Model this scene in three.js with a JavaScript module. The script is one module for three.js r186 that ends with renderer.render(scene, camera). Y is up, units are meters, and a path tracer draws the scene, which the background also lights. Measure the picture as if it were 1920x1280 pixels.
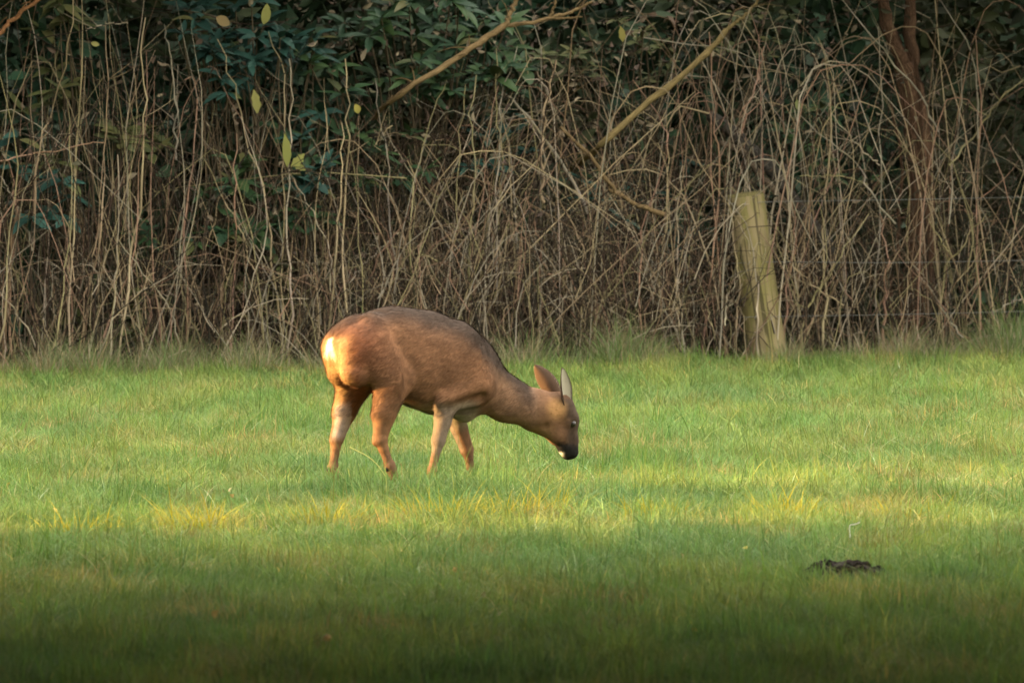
import * as THREE from 'three';
import { ImprovedNoise } from 'three/addons/math/ImprovedNoise.js';

// ---------------------------------------------------------------- camera, sky, sun, exposure
const FPX = 21560, CAM_H = 2.2, HORIZON = -143;         // focal length and horizon in photograph pixels (1920 x 1280)
const PITCH = Math.atan((640 - HORIZON) / FPX);
const scene = new THREE.Scene();
const camera = new THREE.PerspectiveCamera(2 * Math.atan(640 / FPX) * 180 / Math.PI, 1920 / 1280, 0.5, 400);
camera.position.set(0, CAM_H, 0);
camera.rotation.x = -PITCH;
camera.focus = 46.5;
camera.userData.fStop = 11;

const SUN_EL = 8 * Math.PI / 180, SUN_AZ = 8 * Math.PI / 180;   // low, from the left, a little from the camera's side
const sunDir = new THREE.Vector3(-Math.cos(SUN_EL) * Math.cos(SUN_AZ), Math.sin(SUN_EL), Math.cos(SUN_EL) * Math.sin(SUN_AZ));
const sun = new THREE.DirectionalLight(new THREE.Color().setRGB(1, 0.66, 0.30), 5);
sun.position.copy(sunDir).multiplyScalar(60).add(new THREE.Vector3(0, 0, -45));
sun.target.position.set(0, 0, -45);
sun.castShadow = true; sun.shadow.radius = 1.5; sun.shadow.mapSize.set(4096, 4096);
Object.assign(sun.shadow.camera, { left: -22, right: 22, top: 14, bottom: -14, near: 1, far: 120 });
scene.add(sun, sun.target);

{ // evening sky under thin high cloud: brightest overhead, a little warmer towards the horizon
  const w = 64, h = 64, d = new Float32Array(w * h * 4);
  for (let j = 0; j < h; j++) {
    const el = ((j + 0.5) / h - 0.5) * Math.PI, k = Math.max(0, Math.sin(el));
    const c = el > 0 ? [0.60 + 0.72 * k, 0.56 + 0.70 * k, 0.47 + 0.66 * k] : [0.16, 0.17, 0.09];
    for (let i = 0; i < w; i++) d.set([...c, 1], (j * w + i) * 4);
  }
  const t = new THREE.DataTexture(d, w, h, THREE.RGBAFormat, THREE.FloatType);
  t.mapping = THREE.EquirectangularReflectionMapping; t.magFilter = t.minFilter = THREE.LinearFilter; t.needsUpdate = true;
  scene.background = t; scene.environment = t;
}
const renderer = new THREE.WebGLRenderer({ antialias: true });
renderer.setSize(1024, 682);
renderer.toneMapping = THREE.LinearToneMapping;
renderer.toneMappingExposure = 6.0;
renderer.shadowMap.enabled = true;

// ---------------------------------------------------------------- helpers
const V = (x, y, z) => new THREE.Vector3(x, y, z);
function rngOf(a) { return () => { a = (a + 0x6d2b79f5) | 0; let t = Math.imul(a ^ (a >>> 15), 1 | a); t = (t + Math.imul(t ^ (t >>> 7), 61 | t)) ^ t; return ((t ^ (t >>> 14)) >>> 0) / 4294967296; }; }
let R = rngOf(11);
const rr = (a, b) => a + (b - a) * R();
const gauss = () => (R() + R() + R() + R() - 2) * 0.866 * 2 / 1.155;
const pick = (a) => a[Math.floor(R() * a.length)];
const perlin = new ImprovedNoise();
const N = (x, y, z = 0) => perlin.noise(x, y, z);
const sm = (a, b, x) => { const t = Math.min(1, Math.max(0, (x - a) / (b - a))); return t * t * (3 - 2 * t); };
const mix3 = (a, b, t) => [a[0] + (b[0] - a[0]) * t, a[1] + (b[1] - a[1]) * t, a[2] + (b[2] - a[2]) * t];
const rgb = (c) => new THREE.Color().setRGB(c[0], c[1], c[2]);

const taken = new Map();
function numbered(n) { const k = taken.get(n) || 0; taken.set(n, k + 1); return k ? n + '_' + String(k).padStart(3, '0') : n; }
function tag(o, label, category, group, kind) {
  o.name = numbered(o.name);
  if (label) o.userData.label = label;
  if (category) o.userData.category = category;
  if (group) o.userData.group = group;
  if (kind) o.userData.kind = kind;
  scene.add(o); return o;
}
const shade = (o) => { o.castShadow = o.receiveShadow = true; return o; };
function mesh(name, geo, mat, parent) { const m = shade(new THREE.Mesh(geo, mat)); m.name = name; if (parent) parent.add(m); return m; }

// a pixel of the photograph, at a distance in metres along -z, as a point of the place
function at(px, py, Z) {
  const a = (px - 960) / FPX, b = (640 - py) / FPX, c = Math.cos(PITCH), s = Math.sin(PITCH);
  const dy = -s + b * c, dz = -c - b * s, k = Z / -dz;
  return V(a * k, CAM_H + dy * k, -Z);
}
const groundAt = (px, py) => { const Z = FPX * CAM_H / (py - HORIZON); return at(px, py, Z); };
const hedgeZ = (x) => 56 + 0.45 * Math.max(-6, Math.min(6, x));   // distance of the hedge's front

const stemTop = (px) => 1.95 - 0.72 * sm(300, 400, px) * sm(1060, 960, px) - 0.25 * sm(1000, 1100, px) * sm(1400, 1250, px);   // how high the dry growth reaches, by place along the hedge
class Geo {
  constructor() { this.p = []; this.n = []; this.c = []; this.i = []; this.uv = []; }
  get count() { return this.p.length / 3; }
  tube(pts, radii, col, sides = 5, cap = true) {
    const base = this.count, t = V(), n = V(), b = V(), m = pts.length;
    for (let k = 0; k < m; k++) {
      t.subVectors(pts[Math.min(m - 1, k + 1)], pts[Math.max(0, k - 1)]).normalize();
      n.crossVectors(t, Math.abs(t.z) > 0.85 ? V(0, 1, 0) : V(0, 0, 1)).normalize(); b.crossVectors(t, n);
      const r = radii[k];
      for (let j = 0; j < sides; j++) {
        const a = j / sides * 2 * Math.PI, ca = Math.cos(a), sa = Math.sin(a);
        const nx = n.x * ca + b.x * sa, ny = n.y * ca + b.y * sa, nz = n.z * ca + b.z * sa;
        this.p.push(pts[k].x + nx * r, pts[k].y + ny * r, pts[k].z + nz * r); this.n.push(nx, ny, nz);
        const c = typeof col === 'function' ? col(k, j) : col; this.c.push(c[0], c[1], c[2]); this.uv.push(j / sides, k / m);
      }
      if (k) for (let j = 0; j < sides; j++) {
        const q = base + (k - 1) * sides, j2 = (j + 1) % sides;
        this.i.push(q + j, q + j2, q + sides + j, q + j2, q + sides + j2, q + sides + j);
      }
    }
    if (cap) for (const e of [0, m - 1]) {
      const o = this.count, d = t.subVectors(pts[e], pts[e ? m - 2 : 1]).normalize();
      this.p.push(pts[e].x, pts[e].y, pts[e].z); this.n.push(d.x, d.y, d.z);
      const c = typeof col === 'function' ? col(e, 0) : col; this.c.push(c[0], c[1], c[2]); this.uv.push(0.5, 0.5);
      for (let j = 0; j < sides; j++) { const q = base + e * sides, j2 = (j + 1) % sides; e ? this.i.push(o, q + j, q + j2) : this.i.push(o, q + j2, q + j); }
    }
    return this;
  }
  build(withNormals = true) {
    const g = new THREE.BufferGeometry();
    g.setAttribute('position', new THREE.Float32BufferAttribute(this.p, 3));
    g.setAttribute('color', new THREE.Float32BufferAttribute(this.c, 3));
    if (this.uv.length === this.count * 2) g.setAttribute('uv', new THREE.Float32BufferAttribute(this.uv, 2));
    g.setIndex(this.i);
    if (withNormals && this.n.length === this.p.length) g.setAttribute('normal', new THREE.Float32BufferAttribute(this.n, 3)); else g.computeVertexNormals();
    return g;
  }
}
function smooth(pts, n, jit = 0) {
  const c = new THREE.CatmullRomCurve3(pts, false, 'centripetal').getPoints(n);
  if (jit) for (let k = 1; k < c.length - 1; k++) { c[k].x += gauss() * jit; c[k].y += gauss() * jit * 0.4; c[k].z += gauss() * jit; }
  return c;
}
const taper = (n, a, b, knob = 0) => Array.from({ length: n }, (_, k) => (a + (b - a) * k / (n - 1)) * (1 + knob * gauss()));
const std = (o) => new THREE.MeshPhysicalMaterial({ specularIntensity: 0.2, ...o });   // dead stems, soil, bark and hair: hardly any gloss

// a copy matrix
const M4 = new THREE.Matrix4(), Q = new THREE.Quaternion(), E = new THREE.Euler();
function put(list, pos, rx, ry, rz, s, col) { E.set(rx, ry, rz, 'YXZ'); Q.setFromEuler(E); M4.compose(pos, Q, typeof s === 'number' ? V(s, s, s) : s); list.push([M4.clone(), col]); }
function instanced(name, geo, mat, list) {
  const m = shade(new THREE.InstancedMesh(geo, mat, list.length)); m.name = name;
  list.forEach(([a, c], k) => { m.setMatrixAt(k, a); if (c) m.setColorAt(k, rgb(c)); });
  m.frustumCulled = false; m.userData.kind = 'stuff';
  return m;
}

// many small copies joined into one mesh
function merged(name, geo, mat, list) {
  const P = geo.attributes.position, NN = geo.attributes.normal, C = geo.attributes.color, I = geo.index.array, n = P.count, T = list.length;
  const p = new Float32Array(n * T * 3), q = new Float32Array(n * T * 3), c = new Float32Array(n * T * 3), ix = new Uint32Array(I.length * T), v = V(), nm = new THREE.Matrix3();
  list.forEach(([m, col], t) => {
    nm.getNormalMatrix(m);
    for (let k = 0; k < n; k++) { const o = (t * n + k) * 3; v.fromBufferAttribute(P, k).applyMatrix4(m).toArray(p, o); v.fromBufferAttribute(NN, k).applyMatrix3(nm).normalize().toArray(q, o); for (let e = 0; e < 3; e++) c[o + e] = C.array[k * 3 + e] * (col ? col[e] : 1); }
    for (let k = 0; k < I.length; k++) ix[t * I.length + k] = I[k] + t * n;
  });
  const g = new THREE.BufferGeometry(); g.setAttribute('position', new THREE.BufferAttribute(p, 3)); g.setAttribute('normal', new THREE.BufferAttribute(q, 3)); g.setAttribute('color', new THREE.BufferAttribute(c, 3)); g.setIndex(new THREE.BufferAttribute(ix, 1));
  const m = mesh(name, g, mat); m.userData.kind = 'stuff'; return m;
}
// leaf blade: elongated, folded along the midrib, curling at the tip; length 1 along +y, facing +z
function leafGeo(wide, fold, curl, lobes = 0, rows = 6) {
  const g = new Geo();
  for (let k = 0; k <= rows; k++) {
    const v = k / rows, w = wide * Math.pow(Math.sin(Math.PI * Math.pow(v * 0.97 + 0.015, 0.85)), 0.8) * (1 - lobes * (k % 2));
    const y = v * (1 - 0.15 * curl * v), z = -curl * 0.5 * v * v;
    for (const e of [-1, 0, 1]) { g.p.push(e * w, y, z + Math.abs(e) * w * fold); g.c.push(1, 1, 1); }
    if (k) for (const e of [0, 1]) { const q = (k - 1) * 3 + e; g.i.push(q, q + 1, q + 3, q + 1, q + 4, q + 3); }
  }
  return g.build(false);
}
// a twig with several leaves, for unseen crowns added to cast shade
function clusterGeo(n, len, wide, spread) {
  const g = new Geo(), leaf = leafGeo(wide, 0.25, 0.3, 0, 3), P = leaf.attributes.position, I = leaf.index.array;
  for (let k = 0; k < n; k++) {
    const o = g.count, e = new THREE.Euler(rr(-1.6, 1.6), rr(0, 6.28), rr(-1.6, 1.6)), off = V(rr(-0.4, 0.4), rr(-0.4, 0.4), rr(-0.4, 0.4))
      .multiplyScalar(spread), tone = rr(0.7, 1.25);
    for (let q = 0; q < P.count; q++) { const v = V(P.getX(q), P.getY(q), P.getZ(q)).multiplyScalar(len).applyEuler(e).add(off); g.p.push(v.x, v.y, v.z); g.c.push(tone, tone, tone); }
    for (const q of I) g.i.push(o + q);
  }
  return g.build(false);
}

// ---------------------------------------------------------------- ground
const groundY = (x, z) => 0.012 * N(x * 0.7, z * 0.35, 3) + 0.006 * N(x * 2.3, z * 1.3, 8);
{
  const g = new THREE.PlaneGeometry(160, 160, 320, 320); g.rotateX(-Math.PI / 2); g.translate(0, 0, -45);
  const p = g.attributes.position, c = new Float32Array(p.count * 3);
  for (let k = 0; k < p.count; k++) {
    const x = p.getX(k), z = p.getZ(k); p.setY(k, groundY(x, z) - 0.004);
    c.set(mix3([0.035, 0.045, 0.014], [0.055, 0.042, 0.022], sm(-0.2, 0.5, N(x * 1.7, z * 1.7, 5))), k * 3);
  }
  g.setAttribute('color', new THREE.BufferAttribute(c, 3)); g.computeVertexNormals();
  tag(mesh('ground', g, std({ vertexColors: true, roughness: 1 })), 'soil of the meadow under the grass', 'ground', null, 'structure');
}

// ---------------------------------------------------------------- meadow grass
const bladeMat = new THREE.MeshPhysicalMaterial({ vertexColors: true, roughness: 1, transmission: 0.35, thickness: 0, specularIntensity: 0.3, side: THREE.DoubleSide });
function bladeInto(g, x, z, h, wid, dir, bend, tone, segs = 3) {
  const o = g.count, dx = Math.cos(dir), dz = Math.sin(dir), a = dir + Math.PI / 2 + rr(-0.5, 0.5), wx = Math.cos(a), wz = Math.sin(a);
  for (let k = 0; k <= segs; k++) {
    const v = k / segs, out = bend * h * v * v, y = h * (v - 0.35 * bend * v * v), w = wid * (1 - Math.pow(v, 1.6)) * 0.5;
    const cx = x + dx * (out + 0.12 * h * v * bend), cz = z + dz * (out + 0.12 * h * v * bend);
    if (k < segs) { g.p.push(cx - wx * w, y, cz - wz * w, cx + wx * w, y, cz + wz * w); g.c.push(...tone, ...tone); }
    else { g.p.push(cx, y, cz); g.c.push(...tone); }
    if (k && k < segs) { const q = o + (k - 1) * 2; g.i.push(q, q + 1, q + 2, q + 1, q + 3, q + 2); }
    if (k === segs) { const q = o + (k - 1) * 2; g.i.push(q, q + 1, q + 2); }
  }
}
function tuftGeo(n, spread, h0, h1, bend, wid, dryShare) {
  const g = new Geo();
  for (let k = 0; k < n; k++) {
    const a = rr(0, 6.283), r = Math.sqrt(R()) * spread, dry = R() < dryShare;
    const tone = dry ? [rr(2.4, 3.4), rr(1.5, 1.9), rr(1.6, 2.4)] : (() => { const q = rr(0.75, 1.3), y = rr(0.85, 1.25); return [q * y, q, q * rr(0.8, 1.2)]; })();
    bladeInto(g, Math.cos(a) * r, Math.sin(a) * r, rr(h0, h1), rr(0.7, 1.2) * wid, a + rr(-1.2, 1.2), Math.pow(R(), 0.8) * bend, tone);
  }
  return g.build(false);
}
function grassColour(x, z) {
  const n1 = N(x * 2.4, z * 0.5, 1), n2 = N(x * 6.5, z * 1.5, 2), n3 = N(x * 0.9, z * 0.22, 7);
  let c = mix3([0.082, 0.152, 0.031], [0.132, 0.182, 0.038], sm(-0.35, 0.45, n1 + 0.4 * n2));
  c = mix3(c, [0.082, 0.150, 0.040], sm(0.1, 0.6, n3 - 0.4 * n1));
  c = mix3(c, [0.175, 0.165, 0.05], 0.8 * sm(0.12, 0.5, n2 - 0.3 * n3));
  const k = rr(0.8, 1.22); return [c[0] * k, c[1] * k, c[2] * k];
}
const molehillAt = groundAt(1583, 1108);
{
  const root = new THREE.Group(); root.name = 'meadow_grass';
  R = rngOf(21);
  const patchGeo = (n, half, dry, long) => {
    const g = new Geo();
    for (let k = 0; k < n; k++) {
      const x = (R() + R() - 1) * 0.35 * half + rr(-half, half), z = (R() + R() - 1) * 0.35 * half + rr(-half, half), tuft = 0.5 + 0.5 * N(x * 18, z * 18, n);
      const q = rr(0.72, 1.3), y = rr(0.82, 1.25), tone = R() < dry ? [rr(2.0, 3.0), rr(1.5, 1.9), rr(1.8, 2.6)] : [q * y, q, q * rr(0.75, 1.2)];
      const lean = 5 * N(x * 5, z * 5, 77) + rr(-1.3, 1.3);
      bladeInto(g, x, z, rr(0.045, 0.09) + rr(0, 0.09) * tuft + (R() < long ? rr(0.03, 0.09) : 0), rr(0.003, 0.0066), lean, Math.pow(R(), 0.7) * 1.35, tone);
    }
    return g.build(false);
  };
  const HALF = 0.115, kinds = [0, 1, 2, 3, 4, 5, 6].map((k) => patchGeo(360, HALF, 0.03 + 0.012 * k, 0.03 + 0.02 * (k % 3)));
  const lists = kinds.map(() => []);
  const place = (x, z, s) => {
    const k = Math.floor(R() * kinds.length), md = Math.hypot(x - molehillAt.x, (z - molehillAt.z) * 0.8);
    if (md < 0.20) return;
    const clump = 1.02 + 0.42 * N(x * 3.2, z * 0.9, 31) + 0.25 * N(x * 8, z * 3, 13) + 0.4 * sm(1, 0.5, Math.hypot((x + 0.42) / 0.55, (z + 43.75) / 0.8));   // rank round the deer's feet
    put(lists[k], V(x, groundY(x, z) - 0.004, z), rr(-0.1, 0.1), rr(0, 6.283), rr(-0.1, 0.1), V(s, s * clump * rr(0.85, 1.15), s), grassColour(x, z));
  };
  const STEP = 0.19;
  for (let z = -57.6; z < -23; z += STEP) for (let x = -9; x < 9; x += STEP) {
    const half = 1.45 + Math.max(0, -z - 30) * 0.052 + 0.6;
    if (-z > hedgeZ(x) + 0.3) continue;
    if (Math.abs(x) < half && z < -30) place(x + rr(-0.06, 0.06), z + rr(-0.06, 0.06), rr(0.92, 1.1));
    else if (R() < 0.3) place(x + rr(-0.1, 0.1), z + rr(-0.1, 0.1), rr(1.5, 1.9));
  }
  // a fringe of single tufts keeps the edge of the soil heap grassy
  const fringe = [], fg = tuftGeo(15, 0.03, 0.05, 0.105, 0.9, 0.0045, 0.06);
  for (let k = 0; k < 150; k++) { const a = rr(0, 6.28), r = rr(0.14, 0.27); put(fringe, V(molehillAt.x + Math.cos(a) * r * 1.1, -0.004, molehillAt.z + Math.sin(a) * r * 1.15), rr(-0.2, 0.2), rr(0, 6.28), rr(-0.2, 0.2), 1, grassColour(molehillAt.x, molehillAt.z)); }
  root.add(instanced('tuft', fg, bladeMat, fringe));
  kinds.forEach((g, k) => root.add(instanced('tuft', g, bladeMat, lists[k])));
  // long dry strands lying in the sward
  const strands = new Geo();
  for (let k = 0; k < 2600; k++) {
    const z = -rr(31, 55.5), half = 1.6 + (-z - 30) * 0.052, x = rr(-half, half), t = pick([[0.30, 0.29, 0.13], [0.36, 0.31, 0.15], [0.24, 0.27, 0.10], [0.33, 0.30, 0.06], [0.26, 0.33, 0.16], [0.30, 0.36, 0.20]]), o = strands.count;
    bladeInto(strands, 0, 0, rr(0.1, 0.19), rr(0.0028, 0.005), rr(0, 6.28), rr(0.5, 1.7), t, 5);
    for (let q = o; q < strands.count; q++) { strands.p[q * 3] += x; strands.p[q * 3 + 2] += z; }
  }
  const sd = mesh('dry_strand', strands.build(false), bladeMat, root); sd.userData.kind = 'stuff';
  tag(root, 'short green meadow grass covering the whole field', 'grass', null, 'stuff');
}

// ---------------------------------------------------------------- hedge: backing thicket, tangle, dry foot
const stemTones = [[0.235, 0.175, 0.11], [0.27, 0.215, 0.13], [0.125, 0.085, 0.052], [0.225, 0.14, 0.098], [0.21, 0.185, 0.142], [0.20, 0.175, 0.092], [0.29, 0.245, 0.18]];
const oldTones = [[0.034, 0.026, 0.019], [0.05, 0.037, 0.025], [0.024, 0.021, 0.016], [0.045, 0.029, 0.021], [0.04, 0.037, 0.023]];   // rotten stems of earlier years
{ // dark evergreen growth behind the stems, and the wood behind that
  R = rngOf(31);
  const g = leafGeo(0.2, 0.3, 0.35, 0, 3), near = [], far = [];
  const mat = std({ vertexColors: true, roughness: 0.45, side: THREE.DoubleSide });
  for (let n = 0; n < 33000; n++) {
    const x = R() < 0.72 ? rr(-3.6, 3.6) : rr(-13, 13), d = 0.5 + Math.pow(R(), 0.85) * 2.5, y = rr(0.02, 4.2);
    const q = N(x * 1.1, y * 1.3, 12), c = mix3([0.018, 0.042, 0.024], [0.032, 0.038, 0.018], sm(-0.25, 0.35, q)), k = rr(0.6, 1.4);
    if (d < 1.1 && N(x * 1.6 + 5, y * 1.6, 3) < -0.08) continue;
    put(near, V(x, y, -hedgeZ(x) - d), rr(-1.2, 1.2), rr(0, 6.28), rr(-1.8, 1.8), rr(0.09, 0.17) * (Math.abs(x) > 3.6 ? 2 : 1), c.map((v) => v * k));
  }
  tag(merged('evergreen_thicket', g, mat, near), 'dense dark evergreen growth deep behind the dry hedge stems', 'thicket', null, 'stuff');
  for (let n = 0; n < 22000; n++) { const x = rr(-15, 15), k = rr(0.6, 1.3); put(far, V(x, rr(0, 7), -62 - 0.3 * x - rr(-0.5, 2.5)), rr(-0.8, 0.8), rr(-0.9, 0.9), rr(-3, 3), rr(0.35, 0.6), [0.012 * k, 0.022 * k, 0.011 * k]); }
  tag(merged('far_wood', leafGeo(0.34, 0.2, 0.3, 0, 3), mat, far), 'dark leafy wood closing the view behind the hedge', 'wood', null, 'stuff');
}
{ // fine dry stems, far too many to count
  R = rngOf(41);
  const g = new Geo();
  const lay = (pts, r, tone, n, jit) => {
    const c = smooth(pts, n, jit), k = rr(0.65, 1.15), t = tone.map((v) => v * k);
    g.tube(c, taper(c.length, r, r * 0.35), t, 4, false);
    if (R() < 0.45) { const i = 1 + Math.floor(R() * (c.length - 2)), o = c[i], e = o.clone().add(V(gauss() * 0.13, rr(-0.02, 0.2), gauss() * 0.06)); g.tube([o, o.clone().lerp(e, 0.5).add(V(0, 0.015, 0)), e], [r * 0.6, r * 0.45, r * 0.25], t, 3, false); }
  };
  for (let n = 0; n < 3300; n++) {
    const far = R() < 0.18, x = far ? rr(-12, 12) : rr(-3.1, 3.1), d = Math.pow(R(), 0.8) * 1.1, px = 960 + x * 385;
    const centre = Math.exp(-Math.pow((px - 980) / 400, 2)), right = sm(1250, 1500, px), gap = N(x * 1.5, d * 2, 17) + 0.5 * N(x * 4, 3, 5);
    if (R() < 0.4 * right || gap < 0.02 && R() < 0.72) continue;
    const tone = R() < 0.74 - 0.2 * centre ? pick(oldTones) : pick(stemTones), top = stemTop(px) * rr(0.75, 1.25), z = (k) => -hedgeZ(x) - d + gauss() * 0.05 * k, kind = R(), r = rr(0.0014, 0.0042), pts = [];
    if (kind < 0.36 - 0.14 * (centre + right)) {                          // upright, wavering
      const h = top * rr(0.45, 1), lean = gauss() * 0.14, bow = gauss() * 0.08;
      for (let k = 0; k <= 5; k++) pts.push(V(x + lean * k / 5 + bow * Math.sin(k * 0.63) + gauss() * 0.018, -0.02 + h * k / 5, z(1)));
    } else if (kind < 0.62) {                                             // leaning across the others
      const y0 = R() < 0.5 ? -0.02 : rr(0, 0.7), h = Math.min(rr(0.4, 1.5), top - y0), lean = gauss() * 0.75 * Math.max(0.35, h);
      if (h < 0.1) continue;
      for (let k = 0; k <= 4; k++) pts.push(V(x + lean * k / 4 + gauss() * 0.025, y0 + h * k / 4 + gauss() * 0.015, z(1)));
    } else if (kind < 0.86) {                                             // arching runners that droop again
      const h = Math.min(rr(0.5, 1.7), top), side = (R() < 0.5 ? -1 : 1) * rr(0.3, 1.1), drop = rr(0.2, 0.95);
      for (let k = 0; k <= 6; k++) { const v = k / 6, y = v < 0.5 ? Math.sin(v * Math.PI) : 1 - drop * Math.pow((v - 0.5) * 2, 1.6); pts.push(V(x + side * Math.pow(v, 1.5) + gauss() * 0.015, -0.02 + h * y + gauss() * 0.01, z(1))); }
    } else {                                                              // lying loose in the others
      const y0 = Math.min(rr(0.05, 1.9), top), dx = gauss() * 0.7, dy = gauss() * 0.22;
      for (let k = 0; k <= 4; k++) pts.push(V(x + dx * k / 4 + gauss() * 0.03, Math.max(0.02, y0 + dy * k / 4 + gauss() * 0.03), z(1)));
    }
    lay(pts, r, tone, 9, 0.006);
  }
  // low brittle mass at the foot, thickest in the middle
  for (let n = 0; n < 2300; n++) {
    const x = R() < 0.55 ? 0.1 + gauss() * 0.85 : rr(-2.9, 2.9), d = rr(-0.14, 0.6);
    if (Math.abs(x) > 3.4) continue;
    const y0 = Math.pow(R(), 1.5) * 0.5, h = rr(0.1, 0.5), dx = gauss() * 0.24, z = -hedgeZ(x) - d, pts = [];
    for (let k = 0; k <= 3; k++) pts.push(V(x + dx * k / 3 + gauss() * 0.025, y0 + h * Math.sin(k * 0.62), z + gauss() * 0.03));
    lay(pts, rr(0.0013, 0.0032), R() < 0.5 ? pick(oldTones) : pick(stemTones), 5, 0.008);
  }
  tag(mesh('stem_tangle', g.build(), std({ vertexColors: true, roughness: 0.85 })), 'tangle of fine dry bramble stems filling the hedge', 'bramble', null, 'stuff');
}
{ // withered leaves caught in the tangle
  R = rngOf(43);
  const g = leafGeo(0.28, 0.7, 0.9, 0, 3), list = [];
  for (let n = 0; n < 5200; n++) {
    const x = R() < 0.7 ? gauss() * 1.3 : rr(-3.4, 3.4), d = rr(0.1, 1.2), y = Math.pow(R(), 1.2) * 1.9, c = pick([[0.09, 0.068, 0.043], [0.055, 0.04, 0.026], [0.16, 0.13, 0.085], [0.05, 0.048, 0.026], [0.07, 0.046, 0.033]]), k = rr(0.6, 1.2);
    put(list, V(x, y + 0.02, -hedgeZ(x) - d), rr(-2, 2), rr(0, 6.28), rr(-2.5, 2.5), V(1, rr(0.8, 1.7), 1).multiplyScalar(rr(0.02, 0.05)), c.map((v) => v * k));
  }
  tag(merged('withered_leaves', g, new THREE.MeshPhysicalMaterial({ vertexColors: true, roughness: 1, side: THREE.DoubleSide }), list), 'withered brown leaves caught among the hedge stems', 'dry leaves', null, 'stuff');
}
{ // dry grass along the hedge foot
  R = rngOf(44);
  const g = tuftGeo(13, 0.05, 0.12, 0.32, 0.75, 0.0048, 0), list = [];
  for (let n = 0; n < 3400; n++) {
    const x = rr(-4, 4), d = -0.55 + Math.pow(R(), 0.8) * 0.8, nh = N(x * 2.6, 8, 2) + 0.4 * N(x * 7, 1, 4), high = (0.75 + 1.7 * Math.max(0, nh)) * (1 - 0.55 * sm(0.45, 0.25, Math.abs(x - 1.22))), lush = sm(-0.1, 0.5, N(x * 1.4, 3, 9));
    if (nh < -0.05 && R() < 0.55) continue;
    const c = mix3(pick([[0.22, 0.19, 0.11], [0.28, 0.23, 0.14], [0.18, 0.165, 0.08]]), [0.08, 0.14, 0.035], R() < 0.3 + 0.5 * lush ? 0.85 : 0.1);
    put(list, V(x, 0, -hedgeZ(x) - d), rr(-0.3, 0.3), rr(0, 6.28), rr(-0.3, 0.3), rr(0.5, 1.2) * high, c);
  }
  tag(instanced('dry_grass', g, bladeMat, list), 'straw-coloured dry grass along the foot of the hedge', 'dry grass', null, 'stuff');
}

// ---------------------------------------------------------------- single stems that can be picked out
const stemMats = stemTones.map((c) => std({ color: rgb(c), vertexColors: true, roughness: 0.85 }));
const barkTex = (() => {
  const w = 128, h = 256, d = new Uint8Array(w * h * 4);
  for (let j = 0; j < h; j++) for (let i = 0; i < w; i++) {
    const a = i / w * 6.283, u = Math.cos(a) * 2, v = Math.sin(a) * 2, y = j / h * 6.283, p = Math.cos(y) * 1.3, q = Math.sin(y) * 1.3;
    const n = N(u * 3 + p, v * 3 + q, p * 0.6) * 0.6 + N(u * 9 + p * 3, v * 9, q * 3) * 0.35 + N(i * 0.5, j * 0.12, 2) * 0.3;
    const k = Math.max(0, Math.min(255, 190 + n * 110)); d.set([k, k, k, 255], (j * w + i) * 4);
  }
  const t = new THREE.DataTexture(d, w, h); t.wrapS = t.wrapT = THREE.RepeatWrapping; t.magFilter = t.minFilter = THREE.LinearFilter; t.colorSpace = THREE.SRGBColorSpace; t.needsUpdate = true; return t;
})();
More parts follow.
